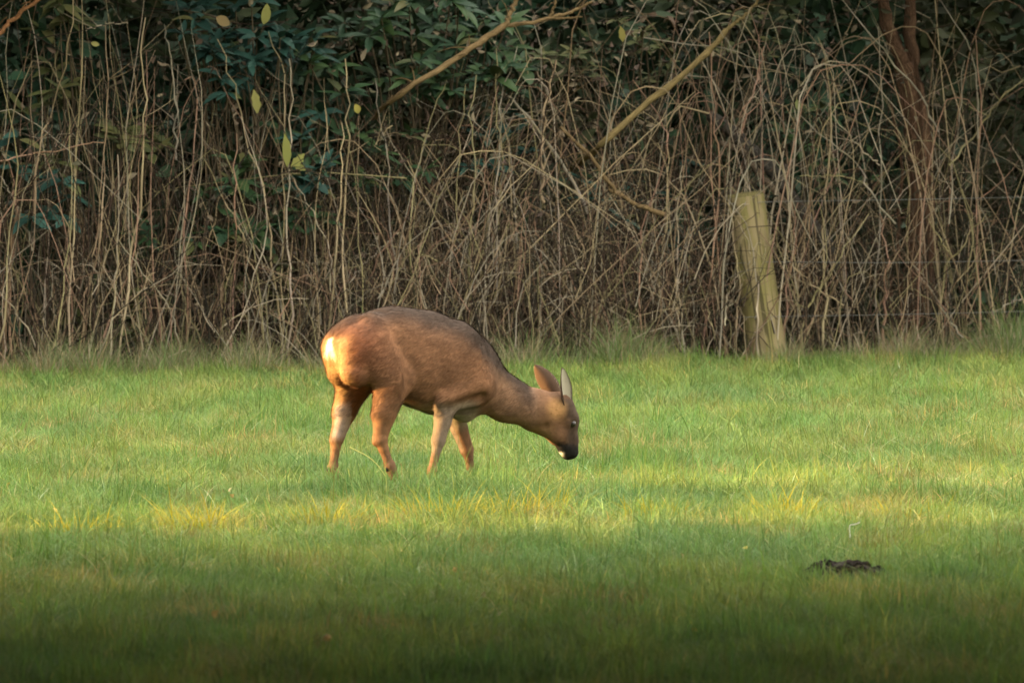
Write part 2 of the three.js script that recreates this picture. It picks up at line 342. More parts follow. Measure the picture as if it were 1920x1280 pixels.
// traced: [tone, radius in mm, distance behind the hedge front, points in photograph pixels]
const traced = [
  [0, 5, 0.2, [140, 0, 118, 125, 90, 225, 70, 280, 62, 420]], [1, 5, 0.1, [150, 0, 153, 100, 150, 213, 143, 300, 138, 427, 130, 560, 122, 690]],
  [0, 5, 0.15, [197, 40, 200, 200, 196, 330, 188, 440, 165, 560, 145, 690]], [1, 6, 0.1, [272, 33, 265, 100, 273, 166, 270, 233, 263, 316, 253, 433, 240, 533, 215, 700]],
  [4, 5, 0.25, [307, 45, 320, 110, 328, 207, 330, 300]], [3, 5, 0.2, [345, 150, 362, 145, 365, 230, 358, 330, 345, 430, 350, 560, 345, 690]],
  [1, 5, 0.1, [407, 73, 430, 140, 443, 187, 463, 267, 487, 333, 503, 427, 515, 540, 535, 690]], [1, 5, 0.12, [503, 60, 527, 127, 533, 200, 530, 300, 530, 427, 527, 560, 528, 690]],
  [6, 5, 0.08, [542, 110, 547, 187, 543, 300, 537, 433, 543, 533, 545, 690]], [0, 5, 0.2, [607, 187, 620, 300, 615, 427, 612, 560, 600, 690]], [1, 6, 0.1, [640, 230, 640, 330, 634, 427, 622, 540, 615, 690]],
  [3, 4.5, 0.1, [0, 302, 50, 290, 110, 283, 165, 267, 197, 267]], [6, 3.5, 0.2, [160, 57, 197, 45, 240, 43]], [0, 4.5, 0.15, [192, 300, 180, 467, 160, 550, 143, 690]],
  [6, 5, 0.06, [220, 290, 218, 500, 213, 567, 202, 700]], [2, 5, 0.3, [350, 350, 313, 487, 290, 570, 280, 690]], [0, 4, 0.25, [410, 367, 383, 483, 360, 533, 350, 690]],
  [3, 5.5, 0.1, [443, 250, 440, 400, 437, 517, 426, 700]], [1, 4.5, 0.12, [383, 300, 417, 377, 443, 417, 467, 487, 482, 560, 500, 690]],
  [6, 4, 0.15, [550, 333, 593, 410, 617, 473, 625, 560]], [6, 4, 0.1, [220, 447, 300, 553, 327, 600, 335, 690]], [6, 4.5, 0.0, [0, 547, 33, 593, 117, 695]],
  [4, 6, 0.3, [0, 330, 30, 385, 60, 470]], [2, 8, 0.2, [30, 360, 25, 450, 12, 540, 5, 690]], [3, 6, 0.25, [15, 300, 30, 400, 20, 500, 22, 690]],
  [0, 5, 0.2, [763, 300, 800, 383, 873, 493, 917, 567, 945, 640]], [6, 5, 0.1, [960, 325, 923, 417, 917, 483, 907, 543, 905, 690]], [1, 4.5, 0.15, [1007, 300, 933, 383, 890, 473, 870, 560]],
  [3, 5, 0.12, [985, 360, 1000, 410, 1013, 487, 1012, 690]], [0, 6, 0.22, [1010, 317, 1067, 410, 1100, 500, 1110, 690]], [6, 6, 0.02, [1012, 570, 1010, 620, 1006, 700]],
  [3, 5, 0.1, [1187, 150, 1240, 230, 1250, 267, 1237, 330, 1207, 433, 1200, 540, 1205, 690]], [1, 5, 0.2, [1250, 220, 1252, 320, 1250, 417, 1240, 520, 1245, 690]], [4, 4, 0.15, [1193, 460, 1233, 507, 1240, 553, 1250, 690]],
  [5, 5, 0.15, [733, 460, 780, 473, 820, 490]], [4, 4, 0.2, [737, 447, 690, 487, 655, 530]], [1, 6, 0.1, [647, 110, 652, 217, 650, 333, 645, 450, 650, 590]],
  [4, 5, 0.15, [703, 147, 713, 233, 730, 333, 735, 427, 745, 590]], [4, 5, 0.2, [717, 227, 773, 333, 827, 423, 860, 520]], [5, 5, 0.15, [837, 150, 807, 217, 780, 317, 770, 430, 775, 590]],
  [5, 5, 0.2, [873, 157, 863, 267, 860, 380, 850, 500, 855, 600]], [5, 5.5, 0.12, [893, 140, 883, 233, 893, 333, 885, 420, 880, 620]], [5, 5, 0.2, [930, 90, 935, 233, 940, 317, 935, 430]], [4, 5, 0.2, [970, 87, 943, 173, 937, 267, 930, 400, 940, 650]],
  [0, 8, 0.15, [1043, 113, 1020, 213, 1016, 280, 1020, 380]], [4, 10, 0.35, [920, 150, 953, 183, 1010, 247, 1067, 327, 1100, 400]],
  [3, 6, 0.12, [1433, 87, 1420, 147, 1397, 217, 1392, 250]], [3, 6, 0.1, [1330, 60, 1337, 167, 1340, 233, 1350, 283, 1345, 400, 1337, 500, 1325, 587, 1320, 690]],
  [4, 5, 0.15, [1580, 0, 1640, 73, 1683, 123, 1737, 200, 1760, 247]], [4, 5, 0.2, [1647, 50, 1655, 187, 1650, 367, 1645, 520, 1650, 690]], [1, 6.5, 0.12, [1547, 107, 1560, 200, 1553, 333, 1546, 430, 1550, 560, 1540, 690]],
  [4, 4, 0.2, [1760, 0, 1807, 67, 1830, 140, 1835, 260]], [3, 5, 0.12, [1830, 67, 1840, 167, 1835, 333, 1832, 440, 1840, 690]], [6, 4, 0.15, [1560, 213, 1620, 283, 1650, 310]],
  [4, 5, 0.1, [1500, 215, 1570, 277, 1613, 313, 1633, 360, 1680, 420]], [4, 4, 0.15, [1810, 113, 1797, 233, 1787, 300, 1780, 420]], [5, 5, 0.18, [1780, 310, 1847, 227, 1880, 180, 1920, 150]],
  [5, 6, 0.08, [1630, 400, 1580, 477, 1537, 543, 1510, 600, 1495, 690]], [1, 4, 0.02, [1467, 467, 1493, 503, 1533, 540, 1583, 573]], [3, 8, 0.12, [1650, 400, 1663, 493, 1663, 567, 1655, 690]],
  [4, 4.5, 0.05, [1713, 497, 1747, 547, 1773, 587, 1807, 633]], [5, 5, 0.15, [1740, 407, 1773, 467, 1790, 480]], [5, 6, 0.12, [1850, 400, 1800, 467, 1773, 510, 1760, 690]], [1, 4.5, 0.0, [1365, 380, 1375, 450, 1383, 512, 1384, 600, 1380, 690]],
  [6, 4, -0.04, [1385, 512, 1366, 560, 1360, 610]], [6, 5, -0.05, [1383, 413, 1423, 510, 1420, 600, 1425, 690]], [5, 4.5, -0.02, [1460, 425, 1437, 467, 1425, 510]], [6, 5, 0.02, [1720, 610, 1728, 650, 1735, 695]],
  [3, 5, 0.05, [1497, 380, 1490, 470, 1475, 560, 1470, 690]], [0, 5, 0.1, [1520, 400, 1500, 500, 1490, 560]], [3, 7, 0.15, [1690, 580, 1700, 640, 1702, 700]], [4, 5, 0.05, [1860, 590, 1890, 570, 1920, 560]],
  [1, 4, 0.1, [1290, 440, 1340, 500, 1380, 535, 1400, 560]], [6, 5, 0.1, [1280, 310, 1270, 420, 1275, 560, 1290, 700]], [4, 5, 0.2, [1300, 390, 1285, 480, 1300, 600, 1303, 700]], [5, 4, 0.1, [1500, 330, 1580, 330, 1625, 345]],
];
const TONE_WORD = ['tan', 'straw-coloured', 'dark brown', 'reddish brown', 'greyish', 'olive-brown', 'pale'];
const NEAR_WORD = [[300, 'below the olive-green shrub'], [600, 'below the shiny blue-green shrub'], [1100, 'behind the deer'], [1330, 'below the slanting yellowish branch'], [1560, 'beside the wooden post'], [1850, 'beside the vine-wrapped trunk'], [9999, 'beyond the vine-wrapped trunk']];
function stemLabel(tone, pts) {
  const a = pts[0], b = pts[pts.length - 1], lean = Math.abs(b.x - a.x) / Math.max(0.01, Math.abs(b.y - a.y)), px = 960 + (a.x + b.x) / 2 * 385;
  const shape = lean > 1.1 ? 'lying' : lean > 0.3 ? 'leaning' : 'upright', len = a.distanceTo(b) > 1.35 ? 'long' : 'short';
  return len + ' ' + shape + ' ' + TONE_WORD[tone] + ' dry stem in the hedge ' + NEAR_WORD.find(([k]) => px < k)[1];
}
{
  R = rngOf(51);
  let serial = 0;
  const add = (tone, pts, r0, r1, n, jit) => {
    const c = smooth(pts, n, jit), id = ++serial * 7.3, g = new Geo(), rad = taper(c.length, r0, r1, 0.06).map((r, k) => r * (k % 4 === 2 ? 1.28 : 1));   // knotty at the nodes
    const mottled = (k) => { const q = 0.95 + 0.5 * N(id, k * 0.45, 2) + rr(-0.12, 0.12); return [q, q * (1 + 0.1 * N(id, k * 0.3, 9)), q * (1 + 0.15 * N(id, k * 0.3, 5))]; };
    g.tube(c, rad, mottled, 6);
    const twigs = Math.floor(rr(0, 4.2));
    for (let t = 0; t < twigs; t++) {
      const i = 3 + Math.floor(R() * (c.length - 5)), o = c[i], len = rr(0.06, 0.3), side = R() < 0.5 ? -1 : 1, e = o.clone().add(V(side * len * rr(0.3, 0.9), len * rr(0.2, 0.95), gauss() * 0.05));
      const w = smooth([o, o.clone().lerp(e, 0.5).add(V(gauss() * 0.015, -0.02 * len, 0)), e], 4, 0.003); g.tube(w, taper(w.length, rad[i] * 0.55, rad[i] * 0.2), mottled, 4, false);
    }
    tag(mesh('dead_stem', g.build(), stemMats[tone]), stemLabel(tone, pts), 'stem', 'dry stems of the hedge');
  };
  for (const [tone, r, d, p] of traced) {
    const pts = [];
    for (let k = 0; k < p.length; k += 2) {
      let q = at(p[k], p[k + 1], 56); q = at(p[k], p[k + 1], hedgeZ(q.x) + d + 0.05 * gauss());
      if (p[k + 1] >= 680) q.y = -0.02;
      pts.push(q);
    }
    if (pts[0].y > pts[pts.length - 1].y) pts.reverse();
    if (p[1] === 0) { const e = pts[pts.length - 1], f = pts[pts.length - 2]; pts.push(e.clone().add(e.clone().sub(f).multiplyScalar(0.8))); }
    add(tone, pts, r * 0.00098, r * 0.0004, 15, 0.008);
  }
  for (let n = 0; n < 200; n++) {
    const left = R() < 0.36, x = left ? rr(-2.5, -0.7) : R() < 0.12 ? rr(1.0, 1.45) : rr(-0.8, 2.5), d = x > 1 && x < 1.45 ? rr(-0.06, 0.3) : rr(0.0, 0.5), h = Math.min(rr(0.7, 2.3), stemTop(960 + x * 385) * rr(0.8, 1.2)), lean = gauss() * (left ? 0.2 : 0.5);
    const bow = gauss() * 0.16, pts = [0, 1, 2, 3, 4, 5].map((k) => V(x + lean * k / 5 + bow * Math.sin(k / 5 * 3) + (k ? gauss() * 0.022 : 0), -0.02 + h * k / 5, -hedgeZ(x) - d - gauss() * 0.04));
    if (!left && R() < 0.5) {                                              // an arching runner
      const side = (R() < 0.5 ? -1 : 1) * rr(0.35, 1.2), drop = rr(0.2, 0.9);
      pts.forEach((q, k) => { const v = k / 5; q.x = x + side * Math.pow(v, 1.4) + gauss() * 0.02; q.y = -0.02 + h * (v < 0.5 ? Math.sin(v * Math.PI) : 1 - drop * Math.pow((v - 0.5) * 2, 1.6)); });
    }
    const r = rr(0.0018, 0.0046); add(Math.floor(R() * 7), pts, r, r * 0.3, 12, 0.006);
  }
}
// ---------------------------------------------------------------- thicker fallen branches
function branch(name, label, category, px, tone, r0, r1, d, forks = [], ext = 0) {
  const g = new THREE.Group(); g.name = name;
  const m = std({ color: rgb(tone), map: barkTex, roughness: 0.85, bumpMap: barkTex, bumpScale: 0.004 });
  const conv = (p) => { const o = []; for (let k = 0; k < p.length; k += 2) { const q = at(p[k], p[k + 1], 56); o.push(at(p[k], p[k + 1], hedgeZ(q.x) + d + (p === px && ext ? ext * Math.max(0, 1 - k / 4) : 0))); } return o; };
  const build = (p, a, b, part) => {
    const c = smooth(conv(p), 22, 0.005), rad = taper(c.length, a, b, 0.07).map((r, k) => r * (k % 5 === 3 ? 1.22 : 1)), q = new Geo().tube(c, rad, [1, 1, 1], 9);
    for (let k = 0; k < q.count; k++) q.uv[k * 2 + 1] *= 4;
    mesh(part, q.build(), m, g);
    for (let t = 0; t < (part === 'limb' ? 6 : 2); t++) {
      const i = 2 + Math.floor(R() * (c.length - 4)), len = rr(0.05, 0.2), e = c[i].clone().add(V(gauss() * len * 0.7, rr(-0.3, 0.9) * len, rr(-0.3, 0.6) * len)), w = smooth([c[i], c[i].clone().lerp(e, 0.5).add(V(0, 0.012, 0)), e], 5, 0.003);
      mesh('twig', new Geo().tube(w, taper(w.length, Math.min(rad[i] * 0.4, 0.005), 0.0012), [1, 1, 1], 5, false).build(), m, g);
    }
  };
  build(px, r0, r1, 'limb');
  for (const [p, a, b] of forks) build(p, a, b, 'fork');
  return tag(g, label, category);
}
R = rngOf(61);
branch('fallen_branch', 'straw-coloured fallen branch with forked tip lying across dark evergreen leaves', 'branch', [700, 222, 716, 203, 760, 170, 840, 118, 905, 76, 945, 48], [0.27, 0.185, 0.09], 0.011, 0.016, 0.0,
  [[[945, 48, 960, 20, 975, -15, 985, -60], 0.012, 0.009], [[945, 48, 985, 44, 1035, 33, 1075, 22, 1110, 4], 0.011, 0.006], [[1030, 34, 1060, 34, 1092, 32], 0.007, 0.004], [[1031, 33, 1040, 12, 1048, -25], 0.007, 0.005]], 0.45);
branch('fallen_branch', 'long straight yellowish branch slanting down from the upper hedge', 'branch', [1072, 318, 1095, 298, 1130, 268, 1200, 205, 1280, 140, 1330, 95, 1362, 56], [0.24, 0.18, 0.078], 0.017, 0.014, 0.02,
  [[[1360, 58, 1380, 42, 1404, 22, 1430, -10], 0.010, 0.006]], 0.5);
branch('fallen_branch', 'drooping tan branch bending down to a broken end', 'branch', [1050, 238, 1107, 293, 1140, 340, 1160, 365, 1207, 388, 1245, 402], [0.26, 0.18, 0.09], 0.008, 0.013, 0.03, [[[1138, 336, 1150, 368, 1165, 388], 0.006, 0.003]]);
branch('fallen_branch', 'orange-brown bare branch reaching out beside the evergreen leaves', 'branch', [-40, 90, 0, 60, 30, 30, 70, 0, 100, -22], [0.31, 0.15, 0.065], 0.011, 0.008, -0.02);
branch('fallen_branch', 'thick grey leaning branch behind the wooden post', 'branch', [1330, 215, 1390, 262, 1430, 300, 1465, 345, 1500, 395, 1545, 450, 1580, 520], [0.10, 0.09, 0.078], 0.03, 0.036, 0.5);
branch('fallen_branch', 'pale brown smooth branch arching over the top of the wooden post', 'branch', [1350, 268, 1390, 283, 1430, 333, 1473, 380, 1497, 427, 1510, 500], [0.17, 0.13, 0.093], 0.014, 0.018, 0.32);

// ---------------------------------------------------------------- tree in the hedge
{
  R = rngOf(71);
  const g = new THREE.Group(); g.name = 'hedge_tree';
  const m = std({ color: rgb([0.15, 0.088, 0.055]), map: barkTex, roughness: 0.95, bumpMap: barkTex, bumpScale: 0.01 });
  const D = 0.5, conv = (p) => { const o = []; for (let k = 0; k < p.length; k += 2) { const q = at(p[k], p[k + 1], 56); o.push(at(p[k], p[k + 1], hedgeZ(q.x) + D)); } return o; };
  const trunk = smooth(conv([1702, 712, 1712, 640, 1722, 560, 1728, 440, 1727, 320, 1720, 225, 1706, 165, 1695, 120]), 28, 0.004);
  const lump = (c, r) => { const q = new Geo().tube(c, r, [1, 1, 1], 14); for (let k = 0; k < q.count; k++) { const a = N(q.p[k * 3] * 30, q.p[k * 3 + 1] * 7, q.p[k * 3 + 2] * 30) * 0.014; q.p[k * 3] += q.n[k * 3] * a; q.p[k * 3 + 2] += q.n[k * 3 + 2] * a; q.uv[k * 2 + 1] *= 3; } return q.build(); };
  mesh('trunk', lump(trunk, taper(trunk.length, 0.078, 0.06)), m, g);
  for (const [p, a, b] of [[[1697, 130, 1680, 90, 1664, 45, 1655, -20, 1640, -200], 0.04, 0.022], [[1702, 150, 1712, 95, 1706, 40, 1712, -40, 1730, -220], 0.036, 0.02]]) {
    const c = smooth(conv(p), 12, 0.006); mesh('limb', lump(c, taper(c.length, a, b)), m, g);
  }
  for (const p of [[1705, 700, 1690, 560, 1683, 450, 1690, 300, 1670, 190], [1730, 700, 1742, 560, 1738, 420, 1727, 280, 1722, 160, 1700, 60], [1690, 700, 1672, 600, 1668, 500]]) {
    const c = smooth(conv(p).map((v) => v.add(V(0, 0, 0.085))), 18, 0.006); mesh('vine', new Geo().tube(c, taper(c.length, 0.011, 0.007), [1, 1, 1], 6).build(), m, g);
  }
  tag(g, 'reddish brown tree trunk wrapped in woody vines, forking near its top', 'tree');
}

// ---------------------------------------------------------------- evergreen shrubs with leaves one can tell apart
{
  R = rngOf(81);
  const geos = [leafGeo(0.17, 0.25, 0.3), leafGeo(0.21, 0.3, 0.5), leafGeo(0.14, 0.2, 0.15)];
  const tones = { green: [[0.024, 0.054, 0.022], [0.034, 0.064, 0.023], [0.018, 0.042, 0.022]], blue: [[0.018, 0.054, 0.042], [0.026, 0.066, 0.053], [0.014, 0.040, 0.032]], olive: [[0.062, 0.072, 0.026], [0.050, 0.060, 0.025], [0.078, 0.078, 0.03]] };
  const mats = {}; for (const k in tones) mats[k] = tones[k].map((c) => new THREE.MeshPhysicalMaterial({ color: rgb(c), roughness: 0.5, specularIntensity: 0.45, side: THREE.DoubleSide }));
  const wood = std({ color: rgb([0.09, 0.07, 0.045]), roughness: 0.9 });
  const shrub = (label, tone, boxes, d0, d1, size) => {
    const g = new THREE.Group(); g.name = 'evergreen_shrub';
    let first = null; const rosettes = [];
    for (const [x0, y0, x1, y1, n] of boxes) for (let k = 0; k < n; k++) {
      const px = rr(x0, x1), py = rr(y0, y1), q = at(px, py, 56); rosettes.push(at(px, py, hedgeZ(q.x) + rr(d0, d1)));
    }
    const cx = rosettes.reduce((a, v) => a + v.x, 0) / rosettes.length, root = V(cx, -0.02, -hedgeZ(cx) - d1 - 0.15);
    for (const q of rosettes) {
      const mid = root.clone().lerp(q, 0.6); mid.z -= 0.1; mid.x += gauss() * 0.05;
      const c = smooth([root, mid, q], 7, 0.008); mesh('branch', new Geo().tube(c, taper(c.length, 0.009, 0.003), [1, 1, 1], 4, false).build(), wood, g);
      const nl = 6 + Math.floor(R() * 4), ax = rr(0, 6.28);
      for (let k = 0; k < nl; k++) {
        const o = mesh('leaf', pick(geos), pick(mats[R() < 0.07 ? 'olive' : tone]), g);
        const el = rr(-0.5, 0.75), az = ax + k * 2.399 + rr(-0.3, 0.3), dir = V(Math.cos(az) * Math.cos(el), Math.sin(el), Math.sin(az) * Math.cos(el) * 0.8 + 0.25).normalize();
        const up = V(gauss() * 0.3, 1, 0.55).normalize(), side = V().crossVectors(dir, up).normalize(), face = V().crossVectors(side, dir).normalize();
        o.quaternion.setFromRotationMatrix(new THREE.Matrix4().makeBasis(side, dir, face)); o.position.copy(q).addScaledVector(dir, 0.008); o.scale.set(size * rr(0.6, 1.2), size * rr(0.5, 1.25), size * rr(0.6, 1.6));
      }
    }
    return tag(g, label, 'shrub');
  };
  shrub('dark evergreen shrub with long leaves below the forked straw-coloured branch', 'green', [[700, 0, 960, 110, 20], [740, 100, 900, 210, 12], [570, 40, 720, 210, 12], [900, 90, 1010, 170, 6]], 0.25, 0.8, 0.135);
  shrub('evergreen shrub with shiny blue-green leaves and a few yellow ones', 'blue', [[330, 0, 570, 115, 22], [480, 60, 620, 130, 9], [350, 80, 480, 190, 9]], 0.2, 0.7, 0.12);
  shrub('small blue-green leafy shrub low among reddish vertical stems', 'blue', [[55, 320, 130, 420, 7], [0, 240, 40, 330, 3]], 0.2, 0.45, 0.13);
  shrub('green leafy shrub growing behind the paired upright pale stems', 'green', [[400, 220, 600, 440, 20], [440, 420, 520, 500, 6]], 0.25, 0.6, 0.135);
  shrub('blue-green shrub with broad hanging leaves beside the paired upright stems', 'blue', [[560, 200, 605, 440, 6]], 0.12, 0.3, 0.13);
  shrub('olive-leaved shrub low in the hedge near the ground', 'olive', [[140, 540, 260, 620, 7], [430, 480, 530, 620, 8], [240, 520, 280, 560, 2]], 0.3, 0.7, 0.12);
  shrub('dark green shrub showing in a gap beside the wooden post', 'blue', [[1255, 400, 1335, 560, 9], [1260, 300, 1320, 380, 3]], 0.4, 0.8, 0.11);
  shrub('dull green shrub between the leaning branch and the tree trunk', 'green', [[1460, 180, 1570, 310, 12], [1500, 290, 1640, 350, 5]], 0.35, 0.75, 0.09);
  shrub('olive-green shrub with narrow leaves among the tall stems', 'olive', [[60, 0, 130, 70, 4], [40, 130, 150, 210, 5], [190, 230, 300, 330, 7], [60, 290, 110, 330, 2]], 0.3, 0.65, 0.13);
  shrub('muted green shrub showing through the stems behind the rump of the deer', 'green', [[330, 330, 420, 480, 6], [660, 240, 800, 360, 9], [230, 380, 300, 470, 4]], 0.3, 0.6, 0.10);
  shrub('muted blue-green shrub behind the drooping tan branch', 'blue', [[860, 190, 1010, 330, 10], [1080, 330, 1200, 420, 6]], 0.35, 0.65, 0.09);
  shrub('dull olive shrub with short leaves above the slanting yellowish branch', 'olive', [[1100, 30, 1260, 160, 14], [980, 50, 1100, 130, 7], [1330, 20, 1500, 120, 9]], 0.4, 0.85, 0.075);
  // bright single leaves
  const single = (label, cat, px, py, d, geo, col, len, rz, ry = 0.4) => {
    const q0 = at(px, py, 56), g = new THREE.Group(); g.name = 'yellow_leaf'; g.position.copy(at(px, py, hedgeZ(q0.x) + d)); g.rotation.set(0.15, ry, rz);
    const o = mesh('blade', geo, new THREE.MeshPhysicalMaterial({ color: rgb(col), roughness: 1, transmission: 0.35, thickness: 0, side: THREE.DoubleSide }), g); o.scale.setScalar(len);
    const c = smooth([V(0, 0.01, 0), V(0.004, -0.03, -0.015), V(0.02, -0.07, -0.06), V(0.04, -0.1, -0.16)], 6); mesh('leaf_stalk', new Geo().tube(c, taper(c.length, 0.0016, 0.0028), [1, 1, 1], 4, false).build(), wood, g);
    return tag(g, label, cat);
  };
  single('upright yellow-green leaf glowing against dark evergreen leaves', 'leaf', 494, 45, 0.05, leafGeo(0.24, 0.2, 0.3), [0.19, 0.19, 0.04], 0.105, -0.25);
  single('oval orange-yellow leaf among shiny blue-green leaves', 'leaf', 405, 32, 0.08, leafGeo(0.27, 0.15, 0.4), [0.22, 0.155, 0.06], 0.095, -2.1);
  single('long upright yellow-green leaf between the paired pale stems', 'leaf', 538, 312, 0.0, leafGeo(0.14, 0.15, 0.2, 0.1), [0.17, 0.18, 0.032], 0.17, 0.02);
  single('lobed yellow-green leaf spreading sideways from the upright stems', 'leaf', 545, 312, 0.0, leafGeo(0.27, 0.2, 0.3, 0.35), [0.18, 0.185, 0.035], 0.1, -0.95);
  single('yellow-green leaf drooping from the upright pale stems', 'leaf', 548, 305, 0.0, leafGeo(0.2, 0.2, 0.3, 0.2), [0.165, 0.17, 0.035], 0.09, -2.1);
  single('small dull yellow leaf hanging between two vertical stems', 'leaf', 170, 80, 0.1, leafGeo(0.25, 0.2, 0.3), [0.26, 0.24, 0.07], 0.05, -1.9);
  single('small bright yellow leaf at the lower end of the straw-coloured branch', 'leaf', 672, 212, 0.05, leafGeo(0.36, 0.2, 0.3), [0.24, 0.21, 0.03], 0.05, 0.3);
  single('yellowish ragged leaf hanging below the shiny blue-green leaves', 'leaf', 482, 212, 0.08, leafGeo(0.22, 0.2, 0.3, 0.3), [0.2, 0.19, 0.045], 0.12, 0.1);
  single('small yellow leaf above the slanting yellowish branch', 'leaf', 1168, 78, 0.2, leafGeo(0.25, 0.2, 0.3, 0.2), [0.19, 0.165, 0.03], 0.08, 0.1);
  single('small pale green leaf held up between the leaning branch and the trunk', 'leaf', 1498, 206, 0.1, leafGeo(0.3, 0.2, 0.3), [0.16, 0.18, 0.06], 0.055, 0.15);
}

// ---------------------------------------------------------------- fence post and wire
const woodTex = (() => {
  const w = 256, h = 512, d = new Uint8Array(w * h * 4);
  for (let j = 0; j < h; j++) for (let i = 0; i < w; i++) {
    const a = i / w * 6.283, u = Math.cos(a), v = Math.sin(a), y = j / h;
    const grain = N(u * 14, v * 14, y * 2.2) * 0.5 + N(u * 40, v * 40, y * 5) * 0.35, algae = sm(-0.25, 0.35, N(u * 2 + 3, v * 2, y * 3.5) + 0.5 * N(u * 7, v * 7, y * 14)), crack = Math.max(sm(0.33, 0.40, N(u * 9 + 7, v * 9, y * 1.2)), sm(0.055, 0.03, Math.hypot((((i / w + 0.62) % 1) - 0.5) * 1.1, y - 0.93)));
    let c = mix3([0.20, 0.162, 0.085], [0.168, 0.148, 0.055], algae); const k = (1 + grain * 0.4) * (1 - 0.6 * crack);
    d.set([...c.map((q) => 255 * Math.pow(Math.max(0, Math.min(1, q * k)), 1 / 2.2)), 255], (j * w + i) * 4);
  }
  const t = new THREE.DataTexture(d, w, h); t.wrapS = t.wrapT = THREE.RepeatWrapping; t.magFilter = t.minFilter = THREE.LinearFilter; t.colorSpace = THREE.SRGBColorSpace; t.needsUpdate = true; return t;
})();
{
  R = rngOf(91);
  const zp = hedgeZ(1.14) + 0.13, foot = at(1446, 694, zp), top = at(1397, 362, zp); foot.y = -0.05; top.z += 0.02;
  const root = new THREE.Group(); root.name = 'fence_post'; root.position.copy(foot);
  const H = top.distanceTo(foot), g = new THREE.CylinderGeometry(0.094, 0.098, H - 0.012, 40, 30, true), p = g.attributes.position;
  g.translate(0, (H - 0.012) / 2, 0);
  const squash = (x, z, y) => { const a = Math.atan2(z, x), s = 1 - 0.035 * Math.cos(2 * a + 0.5) + 0.02 * N(Math.cos(a) * 1.6, Math.sin(a) * 1.6, y * 3) + 0.012 * N(Math.cos(a) * 7, Math.sin(a) * 7, y * 2); return s; };
  for (let k = 0; k < p.count; k++) { const s = squash(p.getX(k), p.getZ(k), p.getY(k)); p.setX(k, p.getX(k) * s); p.setZ(k, p.getZ(k) * s); }
  g.computeVertexNormals();
  mesh('shaft', g, std({ map: woodTex, roughness: 0.9, bumpMap: woodTex, bumpScale: 0.006 }), root);
  const c = new Geo(), rings = [[0.094, -0.012], [0.090, 0], [0.05, 0.004], [0.02, 0.002], [0, 0.003]], S = 40;
  rings.forEach(([r, y], k) => { for (let j = 0; j < S; j++) { const a = j / S * 6.283, x = Math.sin(a) * r, z = Math.cos(a) * r, s = squash(x || 1e-4, z || 1e-4, H - 0.012); c.p.push(x * s, H + y + 0.003 * N(x * 60, z * 60, 1), z * s); c.c.push(1, 1, 1); c.uv.push(x * 3 + 0.5, z * 3 + 0.5); if (k) { const q = (k - 1) * S, j2 = (j + 1) % S; c.i.push(q + j, q + j2, q + S + j, q + j2, q + S + j2, q + S + j); } } });
  mesh('sawn_top', c.build(false), std({ color: rgb([0.19, 0.165, 0.07]), map: barkTex, roughness: 0.9 }), root);
  root.quaternion.setFromUnitVectors(V(0, 1, 0), top.clone().sub(foot).normalize());
  const staple = std({ color: rgb([0.25, 0.24, 0.22]), metalness: 0.7, roughness: 0.55 });
  for (const [x, py] of [[1398, 380], [1406, 490], [1418, 592]]) {
    const q = root.worldToLocal(at(x, py, zp).clone()); root.updateMatrixWorld(); const l = root.worldToLocal(at(x, py, zp));
    const a = []; for (let k = 0; k <= 8; k++) { const t = k / 8 * Math.PI; a.push(V(l.x + Math.cos(t) * 0.006 - 0.005, l.y + 0.008 * Math.cos(t), 0.092 + Math.sin(t) * 0.012)); }
    mesh('staple', new Geo().tube(a, a.map(() => 0.0018), [1, 1, 1], 5).build(), staple, root);
  }
  tag(root, 'weathered greenish round wooden fence post leaning among the hedge stems', 'fence post');
  // three strands of wire run on to posts outside the picture
  const wireMat = std({ color: rgb([0.16, 0.165, 0.16]), metalness: 0.75, roughness: 0.5 });
  const LAB = ['topmost thin metal fence wire stapled near the top of the post', 'middle thin metal fence wire stapled half way up the post', 'lowest thin metal fence wire stapled near the foot of the post'];
  [[392, 376, 374], [506, 488, 492], [598, 590, 589]].forEach(([yl, yp, yr], k) => {
    const mid = at(1398 + k * 10, yp + 4, zp - 0.1), l = at(1230, yl, zp + 0.1), r = at(1700, yr, zp + 0.2), a = V(l.x - 3.6, l.y + 0.02, -hedgeZ(-2.9) - 1.1), b = V(5.2, r.y + 0.03, -hedgeZ(5.2) - 0.15);
    const pts = smooth([a, l, mid, r, b], 40), g2 = new Geo().tube(pts, pts.map(() => 0.0014), [1, 1, 1], 5);
    tag(mesh('fence_wire', g2.build(), wireMat), LAB[k], 'wire', 'fence wires');
  });
}

